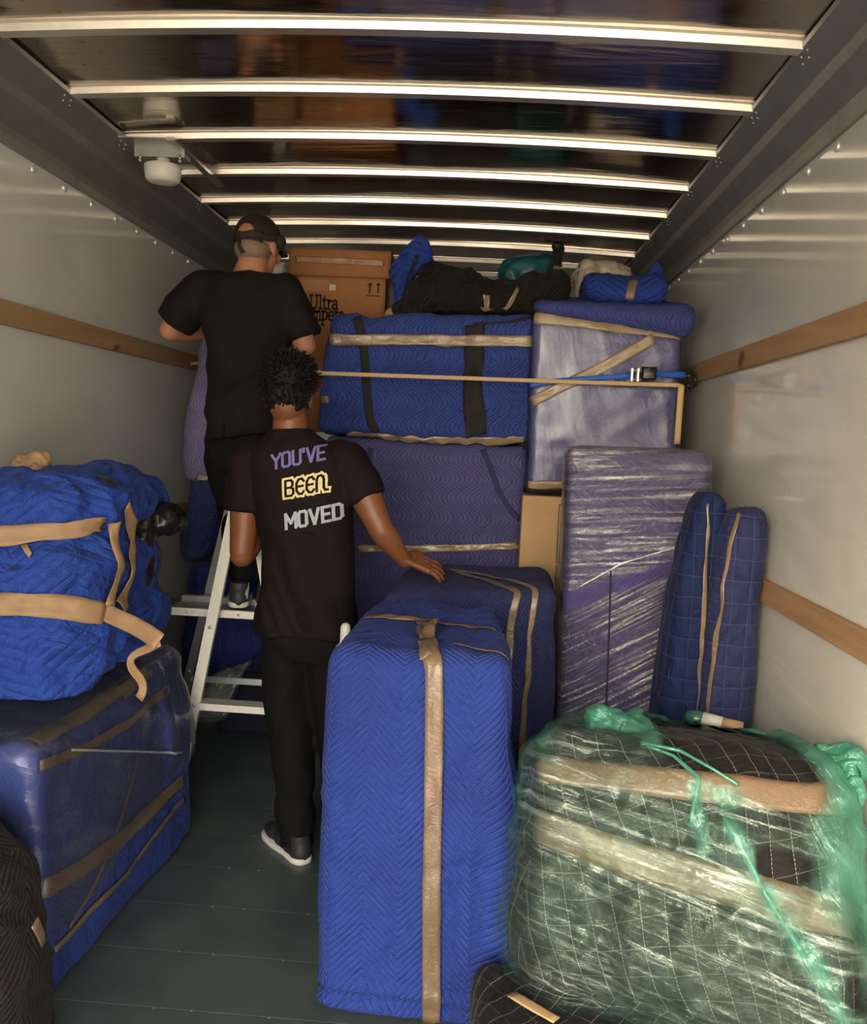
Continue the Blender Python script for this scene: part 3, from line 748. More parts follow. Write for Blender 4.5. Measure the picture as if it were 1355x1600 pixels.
# cardboard sheet box under the mattress
cs = empty('cardboard_carton', (.25, 3.75, 0), 'tall tan cardboard carton between the violet dresser and the shiny wrapped panel', 'box', 'cardboard boxes')
a = W(816, 772, 3.62); b = W(889, 772, 3.62)
MB().box((a.x + .004, 3.64, 0), (b.x + .25, 3.95, a.z - .006), .004).out('carton', CARDL, cs)
strip('packing_tape', [(b.x - .012, 3.638, 1.24), (b.x - .01, 3.638, .9), (b.x - .008, 3.638, .6)], .05, TAPE, cs, None, nrm=(0, -1, 0))

# straps across the load
st = empty('cargo_strap', (.85, 3.6, 1.80), 'thin tan cargo strap stretched across the stack with a tail hanging at the right', 'strap', 'straps across the load')
e0 = W(316, 571, 4.30)
pts = [(XL + .02, 4.36, 1.80), (-1.30, 4.12, 1.80), (-.80, 3.64, 1.795), W(500, 583, 3.60), W(700, 590, 3.60), W(900, 597, 3.60), W(1060, 602, 3.60), W(1068, 604, 3.62)]
strip('webbing', pts, .016, STRAPT, st, None, nrm=(0, -1, 0), thick=.004, smooth=0, across=2)
strip('hanging_tail', [W(1065, 602, 3.60), W(1062, 640, 3.60), W(1058, 694, 3.60)], .024, STRAPT, st, None, nrm=(0, -1, 0), thick=.005, smooth=0, across=2)
rs = empty('ratchet_strap', (.85, 3.63, 1.82), 'bright blue ratchet strap with a black buckle hooked to the right wall slat', 'strap', 'straps across the load')
strip('webbing', [W(828, 602, 3.62), W(880, 594, 3.61), W(985, 587, 3.61)], .020, STRAPB, rs, None, nrm=(0, -1, 0), thick=.003, smooth=0, across=2)
strip('webbing', [W(1022, 584, 3.61), W(1072, 586, 3.66)], .024, STRAPB, rs, None, nrm=(0, -1, 0), thick=.003, smooth=0, across=2)
a = W(990, 586, 3.59); c = W(1013, 585, 3.585)
MB().box((c.x - .028, 3.56, c.z - .024), (c.x + .03, 3.61, c.z + .024), .008).tube([(c.x - .03, 3.57, c.z + .02), (c.x + .03, 3.57, c.z + .02)], .009, 12).out('buckle', BLACKPL, rs, True)
MB().box((a.x - .012, 3.575, a.z - .026), (a.x - .004, 3.605, a.z + .026)).box((a.x + .012, 3.575, a.z - .026), (a.x + .02, 3.605, a.z + .026)).tube([(a.x - .014, 3.58, a.z + .018), (a.x + .03, 3.58, a.z + .018)], .005, 8).tube([(a.x - .014, 3.58, a.z - .018), (a.x + .03, 3.58, a.z - .018)], .005, 8).out('buckle_frame', STEEL, rs, False)
hk = W(1076, 590, 3.68)
MB().tube([(hk.x - .01, 3.66, hk.z), (hk.x + .012, 3.68, hk.z + .025), (hk.x + .03, 3.70, hk.z + .012), (hk.x + .034, 3.70, hk.z - .03), (hk.x + .012, 3.68, hk.z - .045), (hk.x - .008, 3.66, hk.z - .03)], .007, 8).out('hook', BLACKPL, rs, True)

# tall shiny film-wrapped panel
PY = 3.02
pn = empty('wrapped_board', (.5, 3.1, 0), 'tall upright blue board wrapped in shiny streaked film, standing by the right wall', 'board', 'blanket-wrapped furniture')
pc = [W(877, 1115, PY), W(1062, 1115, PY - .0), W(889, 700, PY + .03), W(1112, 708, PY + .03)]
def down(a, b):  # carry an edge on to the floor
    t = (0.0 - b.z) / (a.z - b.z); return b + (a - b) * t
bl, br = down(pc[0], pc[2]), down(W(1098, 1115, PY), pc[3]); br.x = min(br.x, .82)
th = V((0, .16, 0))
cc = [bl, br, bl + th, br + th, pc[2], pc[3], pc[2] + th, pc[3] + th]
PNQ = mat_quilt('violet_panel_quilt', (.070, .062, .195), (.11, .10, .27), 'waves', .02, .16, .7, .3, .35, q=.4)
pbl = hexa('blanket', cc, PNQ, pn, .03, .006, 4, 21)
pf1 = hexa('film', cc, mat_film('film_streaked', base=.05, streak=.85, ang=-.08, scale=55, stretch=.05, lo=.46, hi=.68, rough=.22, body=.22, bstr=.9, cover=True), pn, .032, .005, 5, 22, grow=.010,
           cover=lambda p: max(0, min(1, (p.z - .98 - (p.x - bl.x) * .36) / .02)))
pf2 = hexa('film', cc, mat_film('film_streaked_low', base=.03, streak=.75, ang=-.52, scale=95, stretch=.03, lo=.48, hi=.66, rough=.22, body=.22, bstr=.9, cover=True), pn, .032, .005, 5, 23, grow=.013,
           cover=lambda p: max(0, min(1, (.93 + (p.x - bl.x) * .42 - p.z) / .02)))
strip('film_edge', [V((bl.x + .02, PY, 1.0)), V((.48, PY, 1.09)), V((.76, PY, 1.19))], .004, mat_film('film_rope', base=.55, streak=.4, body=.6), pn, pf1, .006)
strip('seam', [V((bl.x + .125, PY, 1.06)), V((bl.x + .135, PY, .7)), V((bl.x + .14, PY, .4))], .006, mat_plain('seam_dark', (.015, .014, .05), .8), pn, pbl, .014)

# two folded blankets strapped upright against the right wall
nb = empty('folded_blankets', (.73, 2.75, 0), 'navy checked blanket roll on end with two tan tape bands, beside the shiny panel', 'blanket', 'loose blankets')
def col(name, path, rad, mat, parent, seed, sq=3.0, rot=0.0, amp=.012):
    m = MB(); rings = []
    m.loft([(V(p), rx, ry, 0, rot) for p, (rx, ry) in zip(path, rad)], 36, sq)
    return m.fuse(name, mat, parent, .012, 5, folds(amp, 7, seed, (1.6, 1.6, .5)), boxuv(0))
a_top, a_bot = W(1105, 775, 2.78), W(1086, 1130, 2.78)
col('blanket', [(.655, 2.80, 0), (.655, 2.80, .6), (.675, 2.80, 1.05), (.695, 2.80, 1.27), (.70, 2.80, 1.335), (.70, 2.80, 1.36)], [(.09, .10), (.085, .10), (.075, .10), (.062, .09), (.050, .085), (.030, .06)], NAVY, nb, 31)
nb2 = col('blanket', [(.765, 2.74, 0), (.765, 2.74, .6), (.775, 2.73, 1.05), (.786, 2.72, 1.23), (.792, 2.72, 1.295), (.795, 2.72, 1.32)], [(.085, .10), (.083, .10), (.075, .10), (.070, .09), (.060, .08), (.04, .06)],
          mat_quilt('navy_check_quilt_pale', (.022, .030, .10), (.11, .16, .29), 'grid', .05, .12, .8, .5, .5), nb, 32)
nb1 = [o for o in nb.children][0]
strip('packing_tape', yy(2.68, (1112, 785), (1108, 830), (1103, 940), (1099, 1050), (1095, 1130)), .018, TAPE, nb, nb1, .006, nrm=(-.3, -1, 0))
strip('packing_tape', yy(2.62, (1146, 782), (1138, 830), (1124, 940), (1108, 1050), (1098, 1130)), .018, TAPE, nb, nb2, .008)
oc = MB().tube([V((.855, 2.86, 0)), W(1160, 1110, 2.85), W(1166, 1070, 2.85), W(1164, 1040, 2.84), V((.85, 2.86, .9))], .010, 8).out('extension_cord', mat_plain('orange_rubber', (.55, .13, .03), .5), None, True)
tag(oc, 'orange cord hanging beside the navy checked blankets at the right wall', 'cord')

# ------------------------------------------------------------------ on top of the stack
tz = 2.03
bk = empty('black_moving_pad', (.0, 3.9, tz), 'black chevron moving pad bundle with tan tape strips, on top of the blue dresser', 'blanket', 'loose blankets')
m = MB()
sy = 3.90
for px, py, rx, rz, Y in ((665, 455, .10, .085, 3.86), (700, 450, .12, .10, 3.88), (745, 460, .12, .09, 3.88), (790, 460, .10, .085, 3.88), (835, 450, .10, .10, 3.88), (868, 440, .07, .09, 3.88), (640, 478, .08, .05, 3.84)):
    c = W(px, py, Y); m.ball((c.x, c.y, c.z - .02), (rx, .13, rz))
m.box((W(632, 490, 3.8).x, 3.78, tz), (W(890, 490, 3.8).x, 4.02, tz + .05), .02)
c = W(870, 408, 3.88); m.limb([(c.x - .01, 3.88, c.z - .09), (c.x, 3.88, c.z), (c.x + .004, 3.88, c.z + .05)], [.045, .026, .028])
c = W(660, 420, 3.86); m.limb([(c.x, 3.86, c.z), (c.x + .10, 3.86, c.z - .02), (c.x + .2, 3.88, c.z - .05)], [.035, .05, .06])
bkb = m.fuse('blanket', BLACKQ, bk, .012, 4, folds(.022, 6, 41), boxuv(.25))
strip('packing_tape', yy(3.7, (759, 457), (761, 494)), .034, TAPE2, bk, bkb, .010, cast=(0, 1, 0), smooth=4)
strip('packing_tape', yy(3.7, (810, 445), (795, 470), (783, 495)), .022, TAPE2, bk, bkb, .010, cast=(0, 1, 0), smooth=4)
strip('packing_tape', [W(857, 403, 3.80), W(870, 405, 3.78), W(884, 406, 3.80)], .038, TAPE2, bk, bkb, .006, smooth=1)
b = MB(); c = W(871, 384, 3.86); b.ball((c.x, 3.86, c.z - .004), (.024, .03, .02)).bar(W(852, 376, 3.86), W(893, 378, 3.86), .02, .004)
b.out('knot', mat_plain('dark_knot', (.02, .016, .014), .6), bk, True)
bc = empty('blue_moving_pad', (-.5, 3.8, tz), 'blue pad corner poking up in a peak left of the black bundle', 'blanket', 'loose blankets')
vs = yy(3.83, (655, 367), (668, 378), (676, 402), (645, 425), (630, 460), (612, 440), (606, 424), (622, 398))
m = MB(); n = len(vs); bkv = [v + V((.01, .07, -.01)) for v in vs]; ctr = sum(vs, V((0, 0, 0))) / n + V((0, -.035, 0)); cb_ = ctr + V((0, .14, 0))
m.add(vs + bkv + [ctr, cb_], [(i, (i + 1) % n, 2 * n) for i in range(n)] + [((i + 1) % n + n, i + n, 2 * n + 1) for i in range(n)] + [(i + n, (i + 1) % n + n, (i + 1) % n, i) for i in range(n)])
a = W(628, 470, 3.83); m.limb([W(628, 452, 3.86), V((a.x, 3.86, tz + .02))], [.035, .03])
bcb = m.fuse('blanket', BLUEG, bc, .008, 3, folds(.014, 8, 43), planuv((.8,.5,.3),(-.3,.2,.9)))
strip('edge_binding', yy(3.8, (652, 398), (646, 425), (634, 455), (628, 462)), .016, BIND, bc, bcb, .004)
te = MB(); c = W(825, 418, 4.15); te.ball((c.x, 4.2, c.z - .02), (.14, .12, .085)).ball((c.x + .07, 4.2, c.z), (.08, .1, .07)).box((c.x - .12, 4.1, tz - .02), (c.x + .12, 4.3, c.z - .02), .02)
tag(te.fuse('teal_bag', mat_plain('teal_plastic', (.015, .12, .14), .4, bump=.5, scale=15), None, .012, 4, folds(.02, 8, 44)), 'teal bag behind the black bundle, just under the roof', 'bag')
wb = MB(); c = W(918, 440, 4.0); wb.ball((c.x, 4.05, c.z), (.06, .1, .11)).ball((c.x + .09, 4.1, c.z + .045), (.13, .1, .06)).box((c.x - .04, 4.0, tz + .01), (c.x + .16, 4.16, c.z), .02)
tag(wb.fuse('white_plastic_bag', mat_plain('milky_plastic', (.62, .55, .45), .3, bump=.8, scale=30, coat=.3), None, .010, 2, folds(.022, 14, 45)), 'crumpled whitish plastic bag between the black bundle and the small blue bundle', 'bag')
sb = empty('blue_bundle', (.6, 3.85, tz), 'small blue blanket bundle with one upright tan tape, right end of the stack top', 'blanket', 'loose blankets')
s0, s1 = W(912, 466, 3.74), W(1044, 474, 3.74)
sc_ = [s0, s1, s0 + V((0, .3, 0)), s1 + V((0, .3, 0)), W(914, 420, 3.76), W(1042, 430, 3.76), W(914, 420, 3.76) + V((0, .3, 0)), W(1040, 424, 3.76) + V((0, .3, 0))]
for v in sc_[:4]: v.z = max(v.z, tz + .055)
sbb = hexa('blanket', sc_, BLUEG, sb, .05, .028, 6, 46)
pk = MB().limb([W(1020, 440, 3.86), W(1026, 420, 3.86), W(1028, 409, 3.86)], [.05, .03, .012]).fuse('corner', BLUEG, sb, .01, 3, folds(.01, 9, 47), boxuv(0))
strip('packing_tape', yy(3.72, (993, 424), (990, 440), (984, 472)), .036, TAPE, sb, sbb, .006)

# ------------------------------------------------------------------ lavender upright item behind the capped person
lv = empty('wrapped_sofa_end', (-1.15, 4.2, 0), 'tall lavender blanket-wrapped piece behind the capped person at the left wall', 'sofa', 'blanket-wrapped furniture')
m = MB()
def ring(pxl, pxr, py, Y, ry, x1=None):
    a, b = W(pxl, py, Y), W(pxr, py, Y)
    xl = max(a.x, XL + .03); return ((((xl + b.x) / 2), Y + ry, a.z), (b.x - xl) / 2, ry)
YL = 3.95
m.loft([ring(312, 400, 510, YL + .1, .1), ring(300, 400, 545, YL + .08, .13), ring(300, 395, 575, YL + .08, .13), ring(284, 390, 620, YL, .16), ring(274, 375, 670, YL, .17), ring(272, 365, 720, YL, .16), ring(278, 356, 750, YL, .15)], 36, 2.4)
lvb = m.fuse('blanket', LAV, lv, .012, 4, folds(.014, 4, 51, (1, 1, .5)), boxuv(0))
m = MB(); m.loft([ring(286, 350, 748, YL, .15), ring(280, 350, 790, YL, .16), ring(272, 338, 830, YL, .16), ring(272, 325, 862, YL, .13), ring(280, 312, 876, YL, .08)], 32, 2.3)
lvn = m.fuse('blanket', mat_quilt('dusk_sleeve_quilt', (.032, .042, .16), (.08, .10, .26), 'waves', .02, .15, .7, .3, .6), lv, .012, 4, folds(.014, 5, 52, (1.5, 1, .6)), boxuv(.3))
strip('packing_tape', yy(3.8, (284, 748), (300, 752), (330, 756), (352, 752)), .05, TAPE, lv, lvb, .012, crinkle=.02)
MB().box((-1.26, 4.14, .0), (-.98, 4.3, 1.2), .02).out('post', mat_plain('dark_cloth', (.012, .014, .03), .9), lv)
lb = empty('wrapped_chair', (-.98, 4.1, .6), 'blue blanket bundle with tan tape peeking out left of the printed tee', 'blanket', 'loose blankets')
lc_ = [W(338, 880, 4.02), W(420, 880, 4.02), W(338, 880, 4.02) + V((0, .22, 0)), W(420, 880, 4.02) + V((0, .22, 0)), W(342, 715, 4.02), W(420, 715, 4.02), W(342, 715, 4.02) + V((0, .22, 0)), W(420, 715, 4.02) + V((0, .22, 0))]
lcb = hexa('blanket', lc_, BLUEG, lb, .04, .015, 6, 53)
strip('packing_tape', yy(3.95, (346, 715), (347, 760), (346, 815)), .03, TAPE, lb, lcb, .006)

# navy bundle and film under the plank, grey panel
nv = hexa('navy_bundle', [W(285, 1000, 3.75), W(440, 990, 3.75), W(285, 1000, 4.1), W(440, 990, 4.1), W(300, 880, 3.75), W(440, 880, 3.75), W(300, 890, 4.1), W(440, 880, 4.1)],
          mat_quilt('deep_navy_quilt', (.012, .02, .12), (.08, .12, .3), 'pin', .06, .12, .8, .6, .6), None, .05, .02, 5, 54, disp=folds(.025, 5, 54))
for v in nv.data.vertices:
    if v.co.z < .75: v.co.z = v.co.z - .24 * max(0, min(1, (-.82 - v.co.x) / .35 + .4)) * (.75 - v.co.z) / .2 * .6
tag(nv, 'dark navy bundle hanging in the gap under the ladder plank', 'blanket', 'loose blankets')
fm = hexa('crumpled_film', [W(290, 1130, 3.80), W(350, 1120, 3.80), W(290, 1130, 4.0), W(350, 1120, 4.0), W(330, 1060, 3.80), W(412, 985, 3.80), W(330, 1060, 4.0), W(412, 985, 4.0)],
          mat_film('dark_film', tint=(.45, .5, .48), base=.35, streak=.5, body=.5, scale=40, bstr=1), None, .03, .04, 9, 55)
tag(fm, 'crumpled grey film hanging below the navy bundle behind the ladder rungs', 'plastic')
gp = empty('grey_cabinet', (-1.0, 4.4, 0), 'plain grey-green cabinet side behind the ladder', 'cabinet')
MB().box((-1.46, 4.34, .0), (-.70, 4.55, .74), .01).out('side_panel', mat_plain('grey_green_panel', (.42, .46, .43), .5), gp)

# left dark wooden strip under the lavender piece
# ------------------------------------------------------------------ plank and ladder
pkx = empty('walk_plank', (-1.05, 3.36, .74), 'aluminium walk plank bridging from the left bundles past the ladder', 'plank')
xa, xb = XL + .15, -.52
zt = .795
MB().box((xa, 3.252, zt - .030), (xb, 3.268, zt), .002).out('rail', ALUW, pkx)
MB().box((-1.20, 3.43, zt - .045), (xb, 3.47, zt + .012), .002).out('rail', ALU, pkx)
MB().box((xa, 3.262, zt - .03), (-1.20, 3.47, zt - .008)).out('deck', mat_plain('worn_dark_deck', (.10, .09, .08), .6, bump=.3, scale=60), pkx)
MB().box((-1.20, 3.262, zt - .03), (xb, 3.43, zt - .01)).out('deck', mat_plain('grey_deck', (.3, .31, .3), .45, .5), pkx)
for k in range(9):
    x = xa + .06 + k * .1; MB().ball((x, 3.251, zt - .015), (.005, .003, .005), None, 6, 8).out('rivet', STEEL, pkx, True)
ld = empty('stepladder', (-.95, 3.3, 0), 'aluminium stepladder standing between the left chest and the person in the printed tee', 'ladder')
def rail(p, q, w, d, mat, z0=0.0, z1=None):
    t0 = (z0 - p.z) / (q.z - p.z); a = p + (q - p) * t0
    if z1 is not None: q = p + (q - p) * ((z1 - p.z) / (q.z - p.z))
    return MB().bar(a, q, w, d, (0, 1, 0)).out('rail', mat, ld)
fl0, fl1 = W(299, 1130, 3.17), W(357, 845, 3.225)
rail(fl0, fl1, .040, .022, ALUW, 0, 1.20)
fr0, fr1 = W(452, 1130, 3.17), W(404, 845, 3.225)
rail(fr0, fr1, .034, .022, ALUW, 0, 1.20)
rl0, rl1 = W(288, 1085, 3.66), W(348, 838, 3.42)
rail(rl0, rl1, .032, .020, ALU, 0, 1.20)
rr0, rr1 = W(440, 1085, 3.66), W(402, 838, 3.42)
rail(rr0, rr1, .030, .020, ALU, 0, 1.20)
def on(p, q, z): return p + (q - p) * ((z - p.z) / (q.z - p.z))
for py in (1100,):
    a = W(305, py, 3.07)
z_ = W(305, 1100, 3.18).z
for z in (z_,):
    if z > .75: continue
    a, b = on(fl0, fl1, z), on(fr0, fr1, z); MB().bar(a + V((.02, .01, 0)), b + V((-.02, .01, 0)), .07, .026).out('step', ALUW, ld)
z = W(300, 1055, 3.68).z
a, b = on(rl0, rl1, z), on(rr0, rr1, z); MB().bar(a, b, .012, .026).out('brace', ALU, ld)
a, b = on(fl0, fl1, 1.20), on(rr0, rr1, 1.20)
MB().box((a.x - .03, a.y - .03, 1.195), (on(fr0, fr1, 1.2).x + .03, b.y - .08, 1.225), .006).out('top_cap', ALU, ld)
for p_, q_ in ((fl0, fl1), (rl0, rl1)):
    for z in (.74, z_): c = on(p_, q_, z); MB().ball((c.x, c.y - .013, c.z), (.007, .004, .007), None, 6, 8).out('rivet', STEEL, ld, True)

# ------------------------------------------------------------------ blue blanketed boxes in the aisle
bb = empty('wrapped_cabinet', (-.13, 2.45, 0), 'large bright blue chevron-quilted cabinet with a tan tape down its front, centre foreground', 'cabinet', 'blanket-wrapped furniture')
BF = 2.12
c0, c1 = W(499, 1600, BF), W(788, 1600, BF)
bc_ = [V((c0.x - .002, BF - .01, 0.0)), V((c1.x - .01, BF, 0.0)), V((-.40, 2.80, 0)), V((.13, 2.80, 0)),
       W(507, 1040, BF + .03), W(800, 1040, BF + .03), V((-.325, 2.76, .965)), V((.055, 2.80, .965))]
bc_[4].z = bc_[5].z = .955
def bbd(p):
    d = .0
    w_ = folds(.008, 5, 61)(p)
    if p.y < 2.3:  # fuller at mid height, tucked in at the foot
        w_ += .012 * math.sin(max(0, min(1, p.z / .95)) * math.pi)
    s_ = max(0, min(1, (.72 - p.z) / .3)) * max(0, min(1, p.z / .2))
    w_ += max(0, min(1, (p.x - .0) / .08)) * .055 * s_
    w_ -= .008 * math.exp(-((p.z - .42 - .02 * math.sin(p.x * 8)) / .012) ** 2) * (1 if p.x > -.16 else .3)
    if p.z > .80: w_ += .012 * noise.noise(V((p.x * 14, p.y * 4, p.z * 3))) * (p.z - .80) / .15
    if p.z < .09: w_ += .012 * math.sin(p.z * 120 + p.x * 9)
    if p.z > .9: w_ += folds(.014, 7, 62)(p)
    return w_
bbb = hexa('blanket', bc_, BLUE, bb, .045, 0, 5, 61, disp=bbd, step=.012)
def fy(*pp): return yy(BF - .08, *pp)
strip('packing_tape', [V((-.135, 2.24, .985)), W(674, 1028, BF), W(677, 1045, BF)] + yy(BF, (678, 1080), (678, 1150), (677, 1250), (675, 1400), (674, 1592)), .046, TAPE, bb, bbb, .012, crinkle=.006)
strip('packing_tape', [V((-.325, 2.46, .97)), V((-.13, 2.49, .975)), V((.10, 2.42, .97))], .030, TAPE, bb, bbb, .006, crinkle=.02)
strip('packing_tape', [W(672, 1034, BF + .05), V((-.14, 2.3, .97)), V((-.145, 2.46, .975))], .045, TAPE, bb, bbb, .007, crinkle=.06, ragged=1.2)
strip('packing_tape', [V((-.06, 2.22, .965)), V((.05, 2.20, .96)), V((.10, 2.19, .95))], .014, TAPE, bb, bbb, .006)
strip('side_seam', yy(BF, (797, 1040), (808, 1120), (812, 1200), (814, 1300), (808, 1420), (790, 1520)), .012, mat_plain('blue_edge', (.02, .04, .22), .8), bb, bbb, .004)

b2_ = empty('wrapped_cabinet', (-.02, 3.2, 0), 'dusky violet quilted cabinet under the hand, behind the bright blue one', 'cabinet', 'blanket-wrapped furniture')
B2 = [V((-.33, 2.90, 0)), V((.285, 2.93, 0)), V((-.31, 3.44, 0)), V((.27, 3.46, 0)), V((-.33, 2.92, .955)), V((.265, 2.96, 1.0)), V((-.29, 3.42, .995)), V((.27, 3.46, 1.005))]
b2b = hexa('blanket', B2, PURD, b2_, .05, .012, 4, 63)
strip('packing_tape', [V((.10, 2.86, .2)), V((.11, 2.87, .85)), V((.13, 2.95, 1.0)), V((.05, 3.05, 1.0)), V((-.12, 3.30, 1.01))], .026, TAPE, b2_, b2b, .006)
strip('packing_tape', [V((.17, 2.88, .2)), V((.18, 2.89, .85)), V((.19, 2.97, 1.0)), V((.02, 3.20, 1.01)), V((-.10, 3.28, 1.01))], .022, TAPE, b2_, b2b, .007)
# panel beside the legs, white corner behind the blue cabinet
wp = MB().box((-.435, 3.32, 0), (-.39, 3.62, .66), .01).out('grey_board', mat_plain('pale_grey_laminate', (.32, .35, .36), .4), None)
tag(wp, 'pale grey board on edge glimpsed between the trouser leg and the blue cabinet', 'board')
c = W(540, 985, 2.86)
wc = MB().limb([(c.x, 2.86, c.z - .08), (c.x, 2.86, c.z + .01)], [.018, .018]).box((c.x - .03, 2.84, 0), (c.x + .01, 2.875, c.z - .05), .006).fuse('white_post', WHITE, None, .006, 2)
tag(wc, 'white rounded post end poking up behind the left edge of the bright blue cabinet', 'post')

def hit(o, *pp):
    """places on a body's surface under the measured places of the photograph"""
    bv = bvh_of(o); out = []
    for x, y in pp:
        d = (W(x, y, 3.0) - CAM).normalized(); h = bv.ray_cast(CAM, d)
        if h[0] is None:
            h = bv.find_nearest(W(x, y, o_mid(o)))
        out.append(h[0])
    return out
def o_mid(o):
    ys = [v.co.y for v in o.data.vertices]; return (min(ys) + max(ys)) / 2

# ------------------------------------------------------------------ left: film-wrapped chest with a bundle on it
ch = empty('wrapped_chest', (-1.27, 2.6, 0), 'long blue blanket-wrapped chest under cloudy film with tan tapes, left of the aisle', 'chest', 'blanket-wrapped furniture')
nt_ = W(50, 1172, 2.12); ft_ = W(283, 1012, 3.05)
CH = [V((-1.455, 2.09, 0)), V((-1.045, 2.09, 0)), V((-1.455, 3.08, 0)), V((-.995, 3.07, 0)),
      V((-1.455, 2.12, nt_.z)), V((nt_.x, 2.12, nt_.z)), V((-1.455, 3.05, ft_.z)), V((ft_.x - .01, 3.05, ft_.z))]
CHQ = mat_quilt('chest_blue_quilt', (.024, .052, .26), (.06, .10, .38), 'waves', .02, .2, .75, .25, .5, q=.3)
def chd(p):
    w_ = folds(.012, 4, 71)(p)
    if p.y > 2.85: w_ += .03 * math.exp(-((p.z - .42) / .14) ** 2)
    return w_
chb = hexa('blanket', CH, CHQ, ch, .035, 0, 4, 71, disp=chd, step=.016)
strip('packing_tape', hit(chb, (48, 1160), (120, 1122), (180, 1080), (235, 1045), (276, 1022)), .050, TAPE, ch, chb, .006, crinkle=.015)
strip('packing_tape', hit(chb, (60, 1196), (130, 1170), (200, 1130), (262, 1075)), .028, TAPE, ch, chb, .006)
strip('packing_tape', hit(chb, (66, 1388), (120, 1360), (175, 1322), (230, 1270), (286, 1218)), .050, TAPE, ch, chb, .006)
strip('packing_tape', hit(chb, (82, 1485), (140, 1420), (200, 1360), (250, 1290), (286, 1248)), .018, TAPE, ch, chb, .008)
strip('packing_tape', hit(chb, (212, 1180), (195, 1250), (172, 1318), (140, 1390), (104, 1450)), .012, TAPE, ch, chb, .009)
chf = hexa('film', CH, mat_film('chest_film', base=.04, streak=.26, ang=.4, scale=16, stretch=.12, lo=.5, hi=.85, bstr=.25, body=.35), ch, .035, 0, 4, 72, disp=chd, step=.016, grow=.015,
           keep=lambda p, n: p.z > .12 + .22 * (p.y - 2.1) + .03 * noise.noise(p * 9))
strip('film_edge', hit(chf, (110, 1172), (200, 1174), (284, 1176)), .006, mat_film('film_rope2', base=.35, streak=.4, body=.6), ch, chf, .004)

lb_ = empty('wrapped_bundle', (-1.25, 2.5, .73), 'bulky royal blue blanket bundle tied with wide tan tape, on top of the left chest', 'bundle', 'loose blankets')
m = MB()
def bl_(px, py, Y, rx, ry, rz): c = W(px, py, Y); m.ball((max(c.x, XL + rx * .9), c.y, c.z), (rx, ry, rz))
bl_(105, 790, 2.45, .20, .22, .115); bl_(20, 800, 2.45, .25, .25, .14); bl_(110, 880, 2.42, .17, .22, .16); bl_(20, 900, 2.4, .25, .25, .2)
bl_(100, 985, 2.36, .18, .22, .17); bl_(30, 1000, 2.34, .25, .24, .2); bl_(85, 1045, 2.30, .13, .17, .11); bl_(10, 1040, 2.3, .2, .2, .12)
bl_(195, 900, 2.78, .10, .2, .24); bl_(215, 965, 2.80, .10, .16, .14); bl_(180, 1000, 2.72, .14, .2, .10); bl_(225, 955, 2.85, .06, .1, .08)
bl_(170, 775, 2.65, .14, .2, .10)
m.box((-1.48, 2.25, .76), (W(165, 1000, 2.5).x, 2.8, .98), .05)
q = W(90, 1090, 2.3)
_f1 = folds(.040, 4.2, 73); _f2 = folds(.016, 11, 78, (1, 1, .6))
bun = m.fuse('blanket', BLUEG, lb_, .012, 5, lambda p: _f1(p) + _f2(p), planuv((.75, .6, .2), (-.2, .1, .95)))
for v in bun.data.vertices: v.co.x = max(v.co.x, XL + .02)
for v in bun.data.vertices:
    if v.co.z < .765: v.co.z = .765
m = MB(); pts_ = [W(165, 768, 2.75), W(200, 758, 2.85), W(235, 766, 2.9), W(254, 782, 2.92)]
m.limb(pts_, [.07, .07, .055, .03])
fl2 = m.fuse('blanket_flap', BLUEG, lb_, .01, 4, folds(.016, 7, 74), boxuv(.9))
strip('edge_binding', hit(fl2, (190, 790), (215, 789), (240, 787), (256, 782)), .022, BIND, lb_, fl2, .005, crinkle=.01)
strip('edge_binding', hit([bun][0], (158, 746), (166, 752), (172, 762)), .035, BIND, lb_, bun, .008)
m = MB(); c = W(240, 815, 2.78); m.ball((c.x, 2.85, c.z), (.075, .08, .055)); c = W(175, 826, 2.62); m.ball((c.x, 2.62, c.z), (.07, .06, .05)); m.limb([W(205, 800, 2.74), W(212, 860, 2.76), W(214, 920, 2.78)], [.07, .06, .05])
m.fuse('black_wrap', BLACKPL, lb_, .008, 1, folds(.022, 14, 75))
strip('packing_tape', hit(bun, (-60, 842), (0, 840), (60, 835), (102, 831), (135, 824), (158, 818)), .058, PAPER, lb_, bun, .010, smooth=6)
strip('packing_tape', hit(bun, (-60, 946), (0, 946), (60, 946), (100, 948), (128, 955), (160, 958)), .066, PAPER, lb_, bun, .010, smooth=6)
strip('packing_tape', hit(bun, (190, 792), (199, 830), (200, 880), (192, 920), (184, 950)), .045, PAPER, lb_, bun, .014, smooth=8)
strip('packing_tape', hit(bun, (176, 812), (178, 860), (174, 910), (168, 950)), .030, PAPER, lb_, bun, .016, smooth=8)
tl = [W(150, 950, 2.30), W(175, 962, 2.28), W(205, 975, 2.25), W(232, 990, 2.22), W(249, 1003, 2.20)]
strip('loose_tape', tl, .046, PAPER, lb_, None, nrm=(.1, -1, .25), smooth=3, crinkle=.008)
tl = [W(250, 1003, 2.20), W(230, 1015, 2.21), W(206, 1022, 2.22), W(200, 1036, 2.23), W(210, 1052, 2.23), W(226, 1064, 2.22), W(228, 1078, 2.22), W(217, 1092, 2.22)]
strip('loose_tape', tl, .024, PAPER, lb_, None, nrm=(.5, -.8, .7), smooth=3, crinkle=.004)
strip('loose_tape', hit(bun, (40, 855), (44, 866), (52, 870)), .014, PAPER, lb_, bun, .012)
m = MB(); c = W(45, 733, 2.5); m.ball((c.x, 2.5, c.z), (.05, .04, .045)).ball((c.x + .03, 2.5, c.z + .03), (.035, .03, .03))
tag(m.fuse('crumpled_tape', PAPER, None, .004, 1, folds(.012, 22, 76)), 'crumpled tan ball of tape on top of the left royal blue bundle', 'tape')
